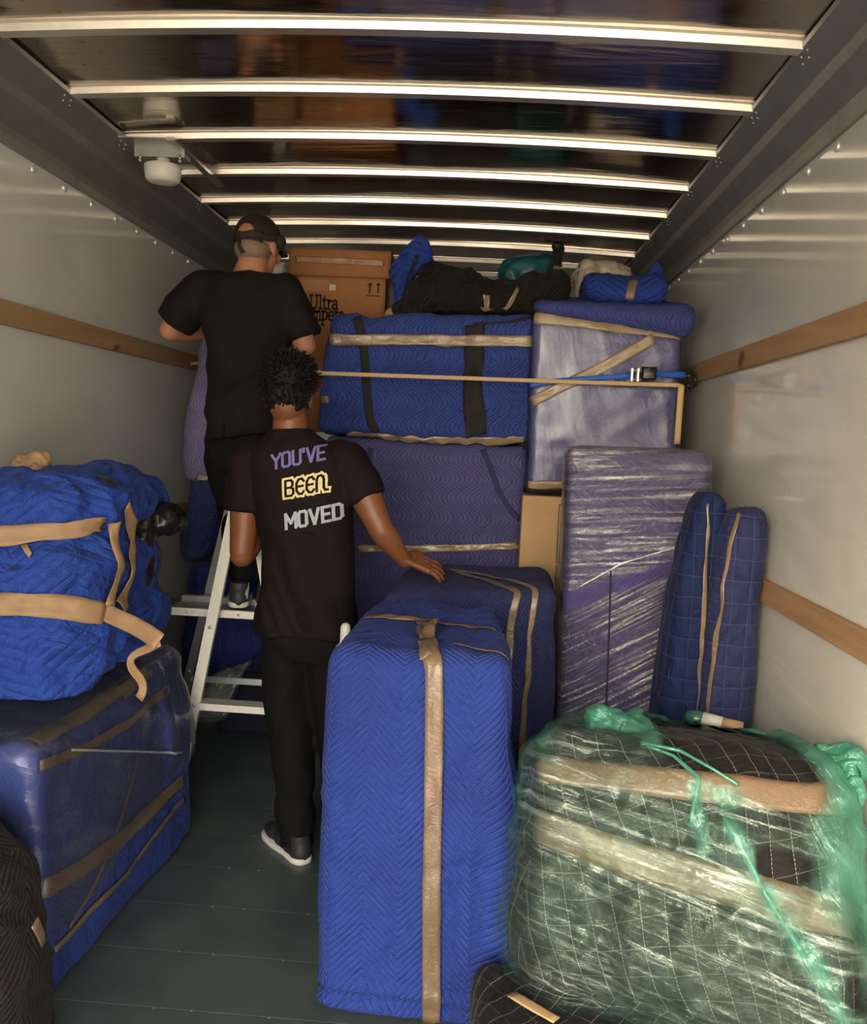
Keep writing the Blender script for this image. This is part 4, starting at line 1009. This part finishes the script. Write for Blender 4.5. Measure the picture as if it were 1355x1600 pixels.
# dark roll in front of the chest
dkq = empty('dark_blanket_roll', (-1.32, 1.85, 0), 'near-black blanket roll in the lower left corner before the chest', 'blanket', 'loose blankets')
xr_ = W(72, 1500, 1.9).x
m = MB(); m.loft([((xr_ - .20, 1.87, 0), .20, .16), ((xr_ - .20, 1.87, .25), .20, .16), ((xr_ - .235, 1.87, .45), .19, .15), ((xr_ - .29, 1.87, .56), .15, .12)], 32, 2.6)
dkb = m.fuse('blanket', BLACKQ, dkq, .012, 4, folds(.02, 6, 77), boxuv(.3))
strip('packing_tape', hit(dkb, (52, 1440), (62, 1456), (68, 1474)), .03, TAPE, dkq, dkb, .004)
lw = MB().box((-1.30, 3.62, .0), (-1.0, 3.72, .88), .01)

# ------------------------------------------------------------------ right foreground: wrapped armchair
wa = empty('wrapped_armchair', (.5, 2.1, .25), 'bulky black pinstripe bundle in torn clear and green stretch film, right foreground', 'armchair', 'blanket-wrapped furniture')
tl_ = W(832, 1158, 1.98)
AR = [W(800, 1548, 1.86), V((.80, 1.62, .26)), V((.185, 2.42, .27)), V((.80, 2.45, .27)),
      V((tl_.x, 1.96, tl_.z)), V((.805, 1.88, W(1355, 1190, 1.9).z)), W(868, 1122, 2.38), V((.80, 2.42, W(1300, 1172, 2.42).z))]
AR[0].z = .27; AR[6].x = max(AR[6].x, .18)
def ard(p):
    w_ = folds(.022, 3.5, 81)(p)
    if p.y < 2.1:
        w_ += .012 * math.exp(-((p.z - .45) / .16) ** 2)
        w_ -= .03 * math.exp(-((p.z - .30) / .05) ** 2) * max(0, min(1, (p.x - .1) / .3))
    w_ += .02 * math.exp(-(((p.x - .55) / .2) ** 2 + ((p.z - .7) / .12) ** 2))
    return w_
arb = hexa('blanket', AR, BLACKP, wa, .07, 0, 5, 81, disp=ard, step=.018, uvrot=-.25, bulge=.02)
strip('packing_tape', hit(arb, (840, 1200), (900, 1208), (960, 1214), (1080, 1228), (1200, 1242), (1290, 1250), (1330, 1254)), .064, TAPE, wa, arb, .006, smooth=6)
strip('packing_tape', hit(arb, (838, 1288), (900, 1314), (980, 1342), (1060, 1364), (1150, 1386), (1240, 1416), (1330, 1438)), .078, TAPE, wa, arb, .006, smooth=6)
def px2(*pp): return [(q.x, q.z) for q in (W(x, y, 1.86) for x, y in pp)]
def dseg(p, poly):
    best = 9
    for a, b in zip(poly, poly[1:]):
        ax, az = a; dx, dz = b[0] - ax, b[1] - az; t = max(0, min(1, ((p.x - ax) * dx + (p.z - az) * dz) / (dx * dx + dz * dz + 1e-9)))
        best = min(best, math.hypot(p.x - ax - dx * t, p.z - az - dz * t))
    return best
def soft(a, b, x): t = max(0, min(1, (x - a) / (b - a))); return t * t * (3 - 2 * t)
HOLES = [(px2((1080, 1175), (1150, 1195), (1240, 1215)), .048, 1.9), (px2((1175, 1310), (1215, 1315)), .028, 0), (px2((1280, 1465), (1325, 1490)), .030, 0)]
def holes(p):
    w_ = 1.0
    for poly, r, _ in HOLES: w_ *= soft(r * .9, r * 1.15, dseg(p, poly) + .02 * noise.noise(p * 9))
    return w_
BANDS = [(px2((930, 1120), (1010, 1150), (1080, 1180), (1130, 1230)), .030, .9), (px2((1080, 1180), (1085, 1300)), .012, .8), (px2((1130, 1270), (1180, 1370), (1230, 1440), (1270, 1510)), .020, .8),
         (px2((1330, 1170), (1320, 1260), (1310, 1330)), .085, 1.0), (px2((1345, 1300), (1350, 1400), (1345, 1600)), .055, 1.0), (px2((1180, 1620), (1355, 1540)), .045, .9), (px2((850, 1160), (860, 1200)), .02, .35)]
def green(p):
    w_ = .075 + .10 * noise.noise(p * 5)
    for poly, r, k in BANDS: w_ = max(w_, k * math.exp(-(dseg(p, poly) / r) ** 4 * .7) * (.8 + .5 * noise.noise(p * 13)))
    return w_ * holes(p)
CENTRE = px2((900, 1290), (1060, 1370), (1200, 1420), (1290, 1460))  # film cover thickened along this band to imitate white streak highlights
def clear(p): return holes(p) * (.34 + .15 * noise.noise(p * 6) + .66 * math.exp(-(dseg(p, CENTRE) / .13) ** 2)) if p.y < 2.2 else holes(p) * .5
def film_disp(p):
    base_ = ard(p); q = V((p.x * 5, p.y * 3, p.z * 26))
    return base_ + .010 * noise.noise(q) + .008 * (1 - abs(noise.noise(p * 16)) * 2)
GT = (.13, .46, .36)
arf = hexa('film', AR, mat_film('torn_clear_film', tint=(.66, .84, .79), base=.05, streak=1.0, ang=.22, scale=60, stretch=.07, lo=.50, hi=.66, rough=.16, body=.20, bstr=1.0, cover=True), wa, .07, 0, 5, 82, disp=film_disp, step=.010, grow=.016, bulge=.02, cover=clear)
arg = hexa('green_film', AR, mat_film('thin_green_film', tint=GT, base=.50, streak=.45, ang=1.0, scale=40, stretch=.12, lo=.48, hi=.7, rough=.2, body=.6, bstr=.8, cover=True), wa, .07, 0, 5, 83, disp=lambda p: film_disp(p) + .010 * noise.noise(p * 12), step=.010, grow=.026, bulge=.02, cover=green)
GREEN = mat_film('bunched_green_film', tint=(.10, .46, .34), base=.62, streak=.35, scale=50, stretch=.3, lo=.4, hi=.7, rough=.25, body=.6, bstr=.9)
def rope(pp, w_, off=.03):
    P = hit(arb, *pp); n = len(P)
    P = [p + V((0, -off, off * .3)) for p in P]; P = resample(P, .02)
    m = MB(); m.tube(P, [w_ * (.6 + .8 * abs(noise.noise(p * 11))) for p in P], 8)
    return m.out('green_film_rope', GREEN, wa, True)
rope([(1010, 1165), (1050, 1180), (1090, 1215), (1080, 1262), (1077, 1290)], .006, .016)
rope([(1128, 1275), (1160, 1330), (1190, 1390), (1220, 1440), (1255, 1495)], .007, .016)
rope([(1000, 1160), (1060, 1172), (1110, 1200), (1150, 1225)], .006, .016)
def crump(name, pts, radii, seed, mat=GREEN, amp=.03, vox=.007, parent=wa):
    m = MB()
    for p, r in zip(pts, radii): m.ball(p, r)
    return m.fuse(name, mat, parent, vox, 1, folds(amp, 11, seed), boxuv(.4))
crump('green_film_clump', [W(940, 1128, 2.15), W(975, 1124, 2.15), W(995, 1140, 2.12), W(1010, 1160, 2.08)], [(.035, .03, .024), (.045, .035, .026), (.03, .03, .024), (.025, .02, .018)], 84)
crump('green_film_clump', [W(1290, 1195, 1.98), W(1318, 1190, 1.94), W(1330, 1235, 1.88), W(1300, 1262, 1.86)], [(.035, .04, .045), (.035, .04, .035), (.025, .02, .05), (.03, .016, .025)], 85, amp=.04)
bt = empty('bottle', (.55, 2.52, .74), 'small green-capped bottle with a white label lying on top of the green-filmed bundle', 'bottle')
A = W(1072, 1118, 2.46); B = W(1098, 1126, 2.44); Cc = W(1128, 1134, 2.42); D = W(1160, 1142, 2.40)
MB().tube([A, A.lerp(B, .5), B], [.016, .024, .024], 16).out('cap', mat_plain('dark_green_glass', (.03, .13, .10), .2, coat=.5), bt, True)
MB().tube([B, Cc], .025, 20).out('label', mat_plain('white_label', (.62, .64, .60), .5), bt, True)
MB().tube([Cc, D], .0245, 20).out('body', mat_plain('tan_tube', (.45, .30, .18), .5), bt, True)
# dark pad under the armchair
up = empty('folded_black_pad', (.5, 1.9, 0), 'black pinstripe pad on the floor beneath the green-filmed bundle', 'blanket', 'loose blankets')
upb = hexa('blanket', cuboid(.14, .86, 1.62, 2.40, .0, .262), BLACKP, up, .05, .012, 6, 86, uvrot=.6)
up2 = hexa('blanket', cuboid(.03, .30, 1.50, 2.02, .0, .255), BLACKP, up, .05, .012, 6, 87, uvrot=.9)
strip('packing_tape', hit(up2, (800, 1556), (830, 1574), (870, 1598)), .03, STRAPT, up, up2, .006)

# ------------------------------------------------------------------ people
def finger_set(m, wrist, d, side, palm_n, scale=1.0, curl=.35):
    """palm and five fingers; d along the hand, side towards the thumb, palm_n out of the palm"""
    wrist = V(wrist); d = V(d).normalized(); side = V(side).normalized(); pn = V(palm_n).normalized()
    k0 = wrist + d * .085 * scale; d0 = d
    for i in range(6):
        t = i / 5; c = wrist + d * (.005 + .08 * t) * scale
        for s in (-1, -.33, .33, 1): m.ball(c + side * s * (.020 + .012 * t) * scale, .0125 * scale, None, 6, 10)
    for j, (s, L_) in enumerate(((.032, .070), (.011, .078), (-.011, .072), (-.031, .056))):
        b = k0 + side * s * scale; d = (d0 + side * s * 8.0).normalized(); p1 = b + (d * math.cos(curl * .5) + pn * math.sin(curl * .5)) * L_ * .45 * scale
        p2 = p1 + (d * math.cos(curl * 1.6) + pn * math.sin(curl * 1.6)) * L_ * .32 * scale
        p3 = p2 + (d * math.cos(curl * 2.6) + pn * math.sin(curl * 2.6)) * L_ * .23 * scale
        m.limb([b - d * .02, b, p1, p2, p3], [.0088 * scale, .0086 * scale, .0082 * scale, .0075 * scale, .0064 * scale], 10)
    d = d0; b = wrist + d * .022 * scale + side * .026 * scale
    m.limb([b, b + (d * .6 + side * .8) * .032 * scale, b + (d * .6 + side * .8) * .032 * scale + (d * .9 + side * .35 + pn * .2) * .03 * scale], [.0125 * scale, .0105 * scale, .0085 * scale], 10)

def head(m, c, yaw=0.0, pitch=0.0, s=1.0, hs=1.0):
    """skull, jaw, nose, lips, ears; facing +Y before yaw"""
    R_ = Matrix.Rotation(yaw, 3, 'Z') @ Matrix.Rotation(pitch, 3, 'X'); c = V(c)
    def B(x, y, z, r, q=None): m.ball(c + R_ @ (V((x, y, z)) * s), tuple(v * s for v in r), R_ if q is None else q, 12, 18)
    B(0, -.008, .030, (.074 * hs, .093, .085)); B(0, .035, -.010, (.060, .060, .085)); B(0, .045, -.062, (.042, .044, .040)); B(0, -.03, -.02, (.062, .065, .07))
    B(0, .098, -.020, (.012, .020, .020)); B(0, .092, .004, (.009, .014, .026)); B(0, .084, .036, (.050, .016, .010)); B(0, .088, -.056, (.022, .010, .006)); B(0, .086, -.068, (.019, .010, .006))
    for e in (-1, 1):
        B(e * .075 * hs, -.002, -.008, (.008, .017, .030)); B(e * .081 * hs, -.010, .002, (.006, .014, .020))
        B(e * .036, .078, -.022, (.022, .020, .022))
    return R_, c
def eyes(c, R_, parent, s=1.0):
    ew = mat_plain('eye_white', (.6, .58, .55), .3)
    for e in (-1, 1): MB().ball(V(c) + R_ @ (V((e * .031, .084, .012)) * s), .0125 * s, None, 8, 12).out('eye', ew, parent, True)

# ---- the person in the printed tee
p2 = empty('person', (-.58, 2.98, 0), 'person with short curly hair and printed black tee, seen from behind, hand on the load', 'person', 'people loading the truck')
PY2 = 3.0
hc = W(451, 615, PY2 + .01); nk = W(452, 668, PY2)
m = MB(); R2, _ = head(m, (hc.x, hc.y, hc.z - .015), .06, -.05, 1.0)
m.loft([((nk.x + .006, PY2 - .005, nk.z - .08), .085, .07), ((nk.x + .004, PY2, nk.z - .01), .062, .060), ((nk.x + .001, PY2 + .005, nk.z + .05), .056, .058), ((hc.x, PY2 + .01, hc.z - .04), .054, .058)], 24, 2)
SL, SR = W(388, 722, PY2), W(546, 720, PY2)
EL, WL = W(378, 868, PY2 - .02), V((-.80, 3.14, 1.13))
ER, WR = W(596, 828, PY2 - .03), W(632, 876, PY2 + .02)
m.loft([((-.60, PY2, .85), .15, .10), ((-.61, PY2, 1.05), .14, .09), ((-.625, PY2, 1.25), .155, .10), ((-.645, PY2, 1.38), .16, .09), ((-.66, PY2, 1.45), .10, .07)], 28, 2.2)
m.limb([V((SL.x + .04, PY2, SL.z)), SL.lerp(EL, .15) + V((.01, 0, 0)), SL.lerp(EL, .5), SL.lerp(EL, .8), EL + V((0, 0, .01))], [.055, .060, .053, .046, .043])
m.limb([EL, EL.lerp(WL, .25), EL.lerp(WL, .6), WL], [.041, .044, .036, .027])
m.limb([V((SR.x - .05, PY2, SR.z)), SR.lerp(ER, .15), SR.lerp(ER, .45), SR.lerp(ER, .8), ER], [.055, .064, .058, .048, .044])
m.limb([ER, ER.lerp(WR, .25), ER.lerp(WR, .6), WR], [.043, .044, .035, .026])
hd = (V((.088, .03, -.030))).normalized()
sd_ = (V((-.05, .88, .42)) - hd * hd.dot(V((-.05, .88, .42)))).normalized()
finger_set(m, WR + V((0, 0, .012)), hd, sd_, hd.cross(sd_) * (-1 if hd.cross(sd_).z > 0 else 1), 1.05, .24)
finger_set(m, WL, (0.15, .8, .1), (1, -.1, .3), (-.2, .2, -.6), .95, .6)
for lx, lz, ax_, ay_ in ((-.655, .80, -.60, 2.96), (-.53, .80, -.43, 3.02)):
    m.limb([(lx, PY2, lz), (lx + .012, PY2 + .01, .46), (ax_, ay_, .09)], [.075, .044, .034])
body = m.fuse('body', SKIN2, p2, .0042, 2)
eyes((hc.x, hc.y, hc.z - .015), R2, p2)
# hair: a curly cap with tight coils
m = MB(); m.ball((hc.x - .002, hc.y - .012, hc.z + .052), (.094, .102, .085)).ball((hc.x, hc.y - .042, hc.z + .0), (.076, .062, .072)).ball((hc.x, hc.y - .050, hc.z - .040), (.064, .044, .035))
hr = m.fuse('hair', HAIR, p2, .006, 2, lambda p: .006 * noise.noise(p * 60) + .006 * noise.noise(p * 28))
rnd = random.Random(3); cm = MB(); hv = [(v.co.copy(), v.normal.copy()) for v in hr.data.vertices if v.co.z > hc.z - .045 and v.normal.length > .5]
for _ in range(1500):
    c, n_ = rnd.choice(hv); L_ = .010 + .016 * rnd.random() * (1 if c.z > hc.z + .02 else .35); t_ = V((rnd.uniform(-1, 1), rnd.uniform(-1, 1), rnd.uniform(-1, 1))) * .6
    cm.tube([c - n_ * .004, c + n_ * L_ * .6 + t_ * .004, c + (n_ + t_ * .5) * L_], [.0032, .0026, .0012], 4)
cm.out('hair_curls', HAIR, p2, True)
tg = p2['label']
def cloth(amp, f, seed, s=(1, 1, 1)): return folds(amp, f, seed, s)
m = MB()
m.loft([((-.597, PY2 + .005, .785), .182, .128), ((-.600, PY2 + .005, .86), .176, .124), ((-.604, PY2 + .005, .95), .166, .118), ((-.61, PY2, 1.05), .160, .112), ((-.618, PY2, 1.16), .166, .114), ((-.63, PY2, 1.27), .178, .118), ((-.640, PY2, 1.36), .186, .112), ((-.655, PY2, 1.43), .155, .095), ((-.675, PY2, 1.475), .095, .076), ((-.683, PY2, 1.498), .074, .070)], 36, 2.35)
for S, E, k_, rr in ((SL, EL, .52, .072), (SR, ER, .56, .074)):
    c1 = S + V((.03 if S is SL else -.03, 0, .015)); e1 = S.lerp(E, k_)
    m.limb([c1, S, S.lerp(E, .25)], [.060, .068, rr * .98]); m.tube([S, S.lerp(E, .25), e1], [.066, rr, rr * 1.0], 24)
def teed(p):
    w_ = folds(.011, 4.5, 91, (1, 1, .8))(p)
    if p.z < 1.15: w_ += .008 * math.sin(p.x * 30 + p.z * 14 + noise.noise(p * 4) * 3)
    return w_ + .004 * noise.noise(p * 14)
tee = m.fuse('printed_tee', TEE2, p2, .008, 5, teed)
m = MB()
m.loft([((-.597, PY2 + .005, .97), .150, .105), ((-.597, PY2 + .005, .86), .165, .115), ((-.595, PY2 + .005, .76), .170, .115), ((-.593, PY2 + .005, .70), .160, .10)], 30, 2.3)
m.limb([(-.665, PY2, .78), (-.665, PY2 + .01, .60), (-.640, PY2 + .01, .42), (-.612, PY2 - .02, .18)], [.098, .092, .078, .068])
m.tube([(-.640, PY2 + .01, .42), (-.615, PY2 - .01, .2), (-.592, 2.945, .035)], [.076, .066, .066], 22)
m.limb([(-.515, PY2, .78), (-.505, PY2 + .01, .60), (-.475, PY2 + .02, .42), (-.445, PY2 + .02, .18)], [.098, .090, .076, .062])
m.tube([(-.480, PY2 + .02, .42), (-.445, PY2 + .02, .2), (-.432, 3.03, .035)], [.076, .064, .062], 22)
def pantd(p): return folds(.014, 5, 92, (1, 1, .7))(p) + (.008 * math.sin(p.z * 50 + noise.noise(p * 5) * 3) if p.z < .22 else 0)
m.fuse('trousers', PANTS, p2, .009, 4, pantd)
def shoe(name, heel, yaw, mat_u, parent, L_=.27, stripe=None):
    heel = V(heel); Rz_ = Matrix.Rotation(yaw, 3, 'Z')
    prof = [(0, .010), (.006, .022), (.016, .030), (.035, .036), (.09, .035), (.16, .045), (.22, .044), (.250, .034), (.265, .022), (.272, .008)]
    def outline(z, g, sc=1.0): 
        L = []
        for t, w_ in prof: L.append(V((w_ + g, t * L_ / .272, z)))
        for t, w_ in reversed(prof): L.append(V((-w_ - g, t * L_ / .272, z)))
        return L
    m = MB(); rows = [outline(0, .002), outline(.006, .005), outline(.017, .005), outline(.021, .001)]
    n = len(rows[0]); vs = [heel + Rz_ @ v for r in rows for v in r]; fs = []
    for i in range(3):
        for k in range(n): fs.append((i * n + k, i * n + (k + 1) % n, (i + 1) * n + (k + 1) % n, (i + 1) * n + k))
    fs += [tuple(range(n))[::-1], tuple(range(3 * n, 4 * n))]
    sole = mk('sole', vs, fs, SOLE, None, True)
    u = MB()
    for t, r in ((.036, (.038, .042, .050)), (.08, (.037, .06, .052)), (.14, (.040, .06, .036)), (.20, (.042, .055, .028)), (.235, (.034, .035, .024))):
        u.ball(heel + Rz_ @ V((0, t * L_ / .272, .034)), r, Rz_)
    u.tube([heel + Rz_ @ V((0, .045, .04)), heel + Rz_ @ V((0, .045, .095))], [.038, .036], 20)
    up_ = u.fuse('shoe', mat_u, parent, .005, 3)
    sole.parent = up_; sole.matrix_parent_inverse = up_.matrix_world.inverted() if False else Matrix.Identity(4)
    sole.matrix_parent_inverse = Matrix.Translation(-parent.location).inverted() @ Matrix.Identity(4) if False else Matrix.Identity(4)
    return up_, sole, Rz_
SHOEM = mat_plain('dark_shoe_cloth', (.02, .022, .026), .6)
bpy.context.view_layer.update()
shoe('shoe', (-.552, 2.885, 0), math.radians(40), SHOEM, p2, .29)
shoe('shoe', (-.428, 2.97, 0), math.radians(-5), SHOEM, p2)

# lettering on the back of the tee
VIO = mat_plain('violet_print', (.17, .15, .42), .7, var=.05); CREAM = mat_plain('cream_print', (.80, .68, .36), .7, var=.05); GREY = mat_plain('grey_blue_print', (.40, .45, .50), .7, var=.08)
Yg = [[(0, 1), (.28, .5)], [(.56, 1), (.28, .5)], [(.28, .5), (.28, 0)]]
Og = [[(.1, 0), (0, .12), (0, .88), (.1, 1), (.36, 1), (.46, .88), (.46, .12), (.36, 0), (.1, 0)]]
Ug = [[(0, 1), (0, .12), (.1, 0), (.36, 0), (.46, .12), (.46, 1)]]
Ap = [[(0, 1.02), (0, .8)]]
Vg = [[(0, 1), (.25, 0)], [(.5, 1), (.25, 0)]]
Eg = [[(.42, 1), (0, 1), (0, 0), (.42, 0)], [(0, .5), (.36, .5)]]
Mg = [[(0, 0), (0, 1)], [(0, 1), (.3, .35)], [(.3, .35), (.6, 1)], [(.6, 1), (.6, 0)]]
Dg = [[(0, 0), (0, 1), (.32, 1), (.46, .86), (.46, .14), (.32, 0), (0, 0)]]
Bg = [[(0, 0), (0, 1)], [(0, 1), (.32, 1), (.42, .88), (.42, .64), (.3, .53), (0, .53)], [(.3, .53), (.46, .42), (.46, .12), (.34, 0), (0, 0)]]
eG = [[(.42, .82), (.30, 1), (.12, .96), (0, .72), (0, .25), (.14, .02), (.30, 0), (.42, .16)], [(0, .5), (.36, .52)]]
nG = [[(0, 0), (0, .75), (.08, .96), (.24, 1), (.36, .9), (.40, .7), (.40, .2), (.48, .02), (.62, 0)]]
def word(name, gl, adv, x0, y0, x1, y1, h, mat, w, off, total=None):
    a, b = W(x0, y0, 2.9), W(x1, y1, 2.9); tot = total or sum(adv[:-1]) + .45
    ux = (b - a) / tot; hz = (h / 1370) * 2.9
    up_ = V((0, 0, 1)); d_ = (b - a).normalized(); perp = V((-d_.z * .35, 0, 1)).normalized()
    return strokes(name, place(gl, adv), a, ux, perp * hz, mat, tee, tee, off, w, ndiv=3)
word('print_word', [Yg, Og, Ug, Ap, Vg, Eg], [.70, .68, .66, .22, .68, .5], 426, 733, 507, 717, 22, VIO, .17, .002)
word('print_word', [Bg, eG, eG, nG], [.66, .60, .58, .62], 449, 775, 510, 765, 24, CREAM, .42, .002, 2.35)
word('print_word', [Bg, eG, eG, nG], [.66, .60, .58, .62], 449, 775, 510, 765, 24, TEE2, .15, .0034, 2.35)
word('print_word', [Mg, Og, Vg, Eg, Dg], [.80, .68, .72, .62, .5], 449, 826, 533, 810, 23, GREY, .19, .002)

# ---- the capped person on the plank
p1_ = empty('person', (-.96, 3.42, .80), 'person in dark cap and plain black tee standing on the plank, seen from behind', 'person', 'people loading the truck')
Y1 = 3.42
hc = W(403, 384, Y1 + .02)
m = MB(); R1, _ = head(m, (hc.x, hc.y, hc.z - .01), -.30, -.02, 1.0, 1.0)
S1, S2 = V((-1.135, Y1, 2.03)), V((-.815, Y1, 2.02))
E1, W1 = W(266, 516, Y1 + .02), V((-1.12, 3.72, 1.90))
E2, W2_ = W(477, 540, Y1 + .02), V((-.86, 3.70, 1.93))
E1.z -= .0
m.loft([((-.958, Y1, 2.03), .10, .075), ((-.955, Y1, 2.08), .068, .065), ((-.950, Y1 + .01, 2.13), .058, .060), ((hc.x, Y1 + .02, hc.z - .03), .058, .06)], 24, 2)
m.loft([((-.97, Y1, 1.50), .11, .08), ((-.965, Y1, 1.75), .13, .09), ((-.96, Y1, 1.98), .17, .09), ((-.96, Y1, 2.05), .10, .07)], 28, 2.2)
m.limb([S1, S1.lerp(E1, .5), E1], [.058, .052, .042]); m.limb([E1, E1.lerp(W1, .3), W1], [.042, .042, .027])
m.limb([S2, S2.lerp(E2, .5), E2], [.058, .052, .042]); m.limb([E2, E2.lerp(W2_, .3), W2_], [.042, .042, .027])
finger_set(m, W1, (.3, .9, .1), (1, -.3, .1), (0, 0, -1), .95, .4); finger_set(m, W2_, (-.3, .9, .1), (-1, -.3, .1), (0, 0, -1), .95, .4)
m.limb([(-1.01, Y1, 1.40), (-.99, Y1 + .02, 1.15), (-.945, Y1 - .01, .92)], [.085, .055, .04]); m.limb([(-.90, Y1, 1.40), (-.86, Y1 + .02, 1.15), (-.845, Y1 - .02, .92)], [.085, .055, .04])
m.fuse('body', SKIN1, p1_, .0055, 3); eyes((hc.x, hc.y, hc.z - .01), R1, p1_)
m = MB(); m.ball(V((hc.x, hc.y, hc.z - .01)) + R1 @ V((0, -.035, -.012)), (.071, .072, .06)).fuse('stubble', STUB, p1_, .005, 2)
# cap: crown with the half-moon opening over the strap, peak to the front right
cc_ = V((hc.x, hc.y, hc.z + .022)); vs = []; fs = []; n, q_ = 112, 48
for i in range(q_ + 1):
    th = (i / q_) * math.radians(96)
    for k in range(n):
        ph = 2 * math.pi * k / n
        r = V((.088 * math.sin(th) * math.cos(ph), .108 * math.sin(th) * math.sin(ph), .095 * math.cos(th) * (1 if th < 1.5 else 1.6)))
        r.z += .004 * math.cos(ph * 6) * math.sin(th); vs.append(cc_ + R1 @ r)
for i in range(q_):
    for k in range(n):
        ph = 2 * math.pi * (k + .5) / n; th = (i + .5) / q_ * math.radians(96)
        dx = math.cos(ph); back = math.sin(ph) < 0
        if back and abs(dx) < .52 and th > math.radians(96) - .62 * math.sqrt(max(0, 1 - (dx / .52) ** 2)) and th < math.radians(85): continue
        fs.append((i * n + k, (i + 1) * n + k, (i + 1) * n + (k + 1) % n, i * n + (k + 1) % n))
CAPM = mat_plain('dark_brown_cap_cloth', (.022, .016, .012), .8, var=.15, bump=.3, scale=30)
cp = mk('cap', vs, fs, CAPM, p1_); s_ = cp.modifiers.new('t', 'SOLIDIFY'); s_.thickness = .003
vs = []; fs = []
for i in range(7):
    for k in range(17):
        a = math.radians(-70 + 140 * k / 16); rr = .10 + .065 * i / 6 * math.cos(a) ** .6
        vs.append(cc_ + R1 @ V((math.sin(a) * .086, .02 + rr * math.cos(a), -.012 - .015 * math.sin(a) ** 2 - .012 * i / 6)))
for i in range(6):
    for k in range(16): fs.append((i * 17 + k, i * 17 + k + 1, (i + 1) * 17 + k + 1, (i + 1) * 17 + k))
pk_ = mk('cap_peak', vs, fs, CAPM, p1_); s_ = pk_.modifiers.new('t', 'SOLIDIFY'); s_.thickness = .004
MB().ball(cc_ + R1 @ V((.085, .025, -.005)), (.022, .03, .028)).out('cap_side', CAPM, p1_, True)
ar = [cc_ + R1 @ V((.080 * math.sin(t), -.098 * math.cos(t), -.020)) for t in [math.radians(-50 + 100 * k / 10) for k in range(11)]]
strip('cap_strap', ar, .017, CAPM, p1_, None, nrm=(0, -1, 0), thick=.004, smooth=0)
tt_ = cc_ + R1 @ V((-.018, -.103, -.025)); strip('strap_tail', [tt_, tt_ + V((.006, -.004, -.025)), tt_ + V((.018, -.006, -.048))], .017, CAPM, p1_, None, nrm=(0, -1, 0), thick=.004, smooth=0)
m = MB()
m.loft([((-.955, Y1 - .03, 1.440), .150, .125, 0), ((-.950, Y1 - .03, 1.52), .148, .12), ((-.948, Y1 - .015, 1.64), .150, .115), ((-.955, Y1, 1.78), .158, .115), ((-.960, Y1, 1.90), .182, .115), ((-.965, Y1, 1.99), .188, .108), ((-.956, Y1, 2.055), .155, .092), ((-.952, Y1, 2.095), .085, .072)], 36, 2.4)
for S, E, r0 in ((S1, E1, .088), (S2, E2, .076)):
    d = (E - S).normalized(); m.limb([S + V((.05 if S is S1 else -.05, 0, .01)), S, S.lerp(E, .35)], [.066, .076, .080]); m.tube([S, S.lerp(E, .35), S.lerp(E, .86)], [.072, .084, .078], 24)
def tee1(p):
    w_ = folds(.014, 3.6, 95, (1, 1, .8))(p)
    w_ += .012 * math.exp(-(((p.z - 1.62) - (p.x + .96) * .6) / .03) ** 2) * (1 if p.z < 1.8 else 0)
    return w_ + .004 * noise.noise(p * 13)
t1_ = m.fuse('tee', TEE, p1_, .008, 5, tee1)
# the flared hem, pulled out to the left
for v in t1_.data.vertices:
    if v.co.z < 1.60:
        k_ = (1.60 - v.co.z) / .18; v.co.x += .015 * k_ if v.co.x < -1.0 else 0; v.co.z += .05 * k_ * (v.co.x + 1.08) / .3
m = MB()
m.loft([((-.965, Y1 - .01, 1.52), .135, .105), ((-.965, Y1 - .01, 1.40), .145, .11), ((-.965, Y1, 1.32), .13, .105)], 28, 2.3)
m.limb([(-1.02, Y1, 1.38), (-.985, Y1 + .03, 1.16), (-.950, Y1 - .01, .93)], [.10, .076, .062]); m.limb([(-.90, Y1, 1.38), (-.865, Y1 + .03, 1.16), (-.845, Y1 - .02, .93)], [.10, .074, .062])
m.fuse('trousers', PANTS, p1_, .009, 4, folds(.014, 5, 96))
SH1 = mat_plain('dark_grey_trainer', (.035, .036, .04), .55)
u1, so1, _ = shoe('shoe', (-.925, 3.285, .80), math.radians(14), SH1, p1_)
shoe('shoe', (-.835, 3.30, .80), math.radians(-5), SH1, p1_, .25)
for k in range(3):
    a = V((-.905 + k * .012, 3.30, .85 - k * .008)); strip('shoe_stripe', [a, a + V((.012, .02, .03)), a + V((.01, .06, .045))], .006, WHITE, p1_, u1, .002)
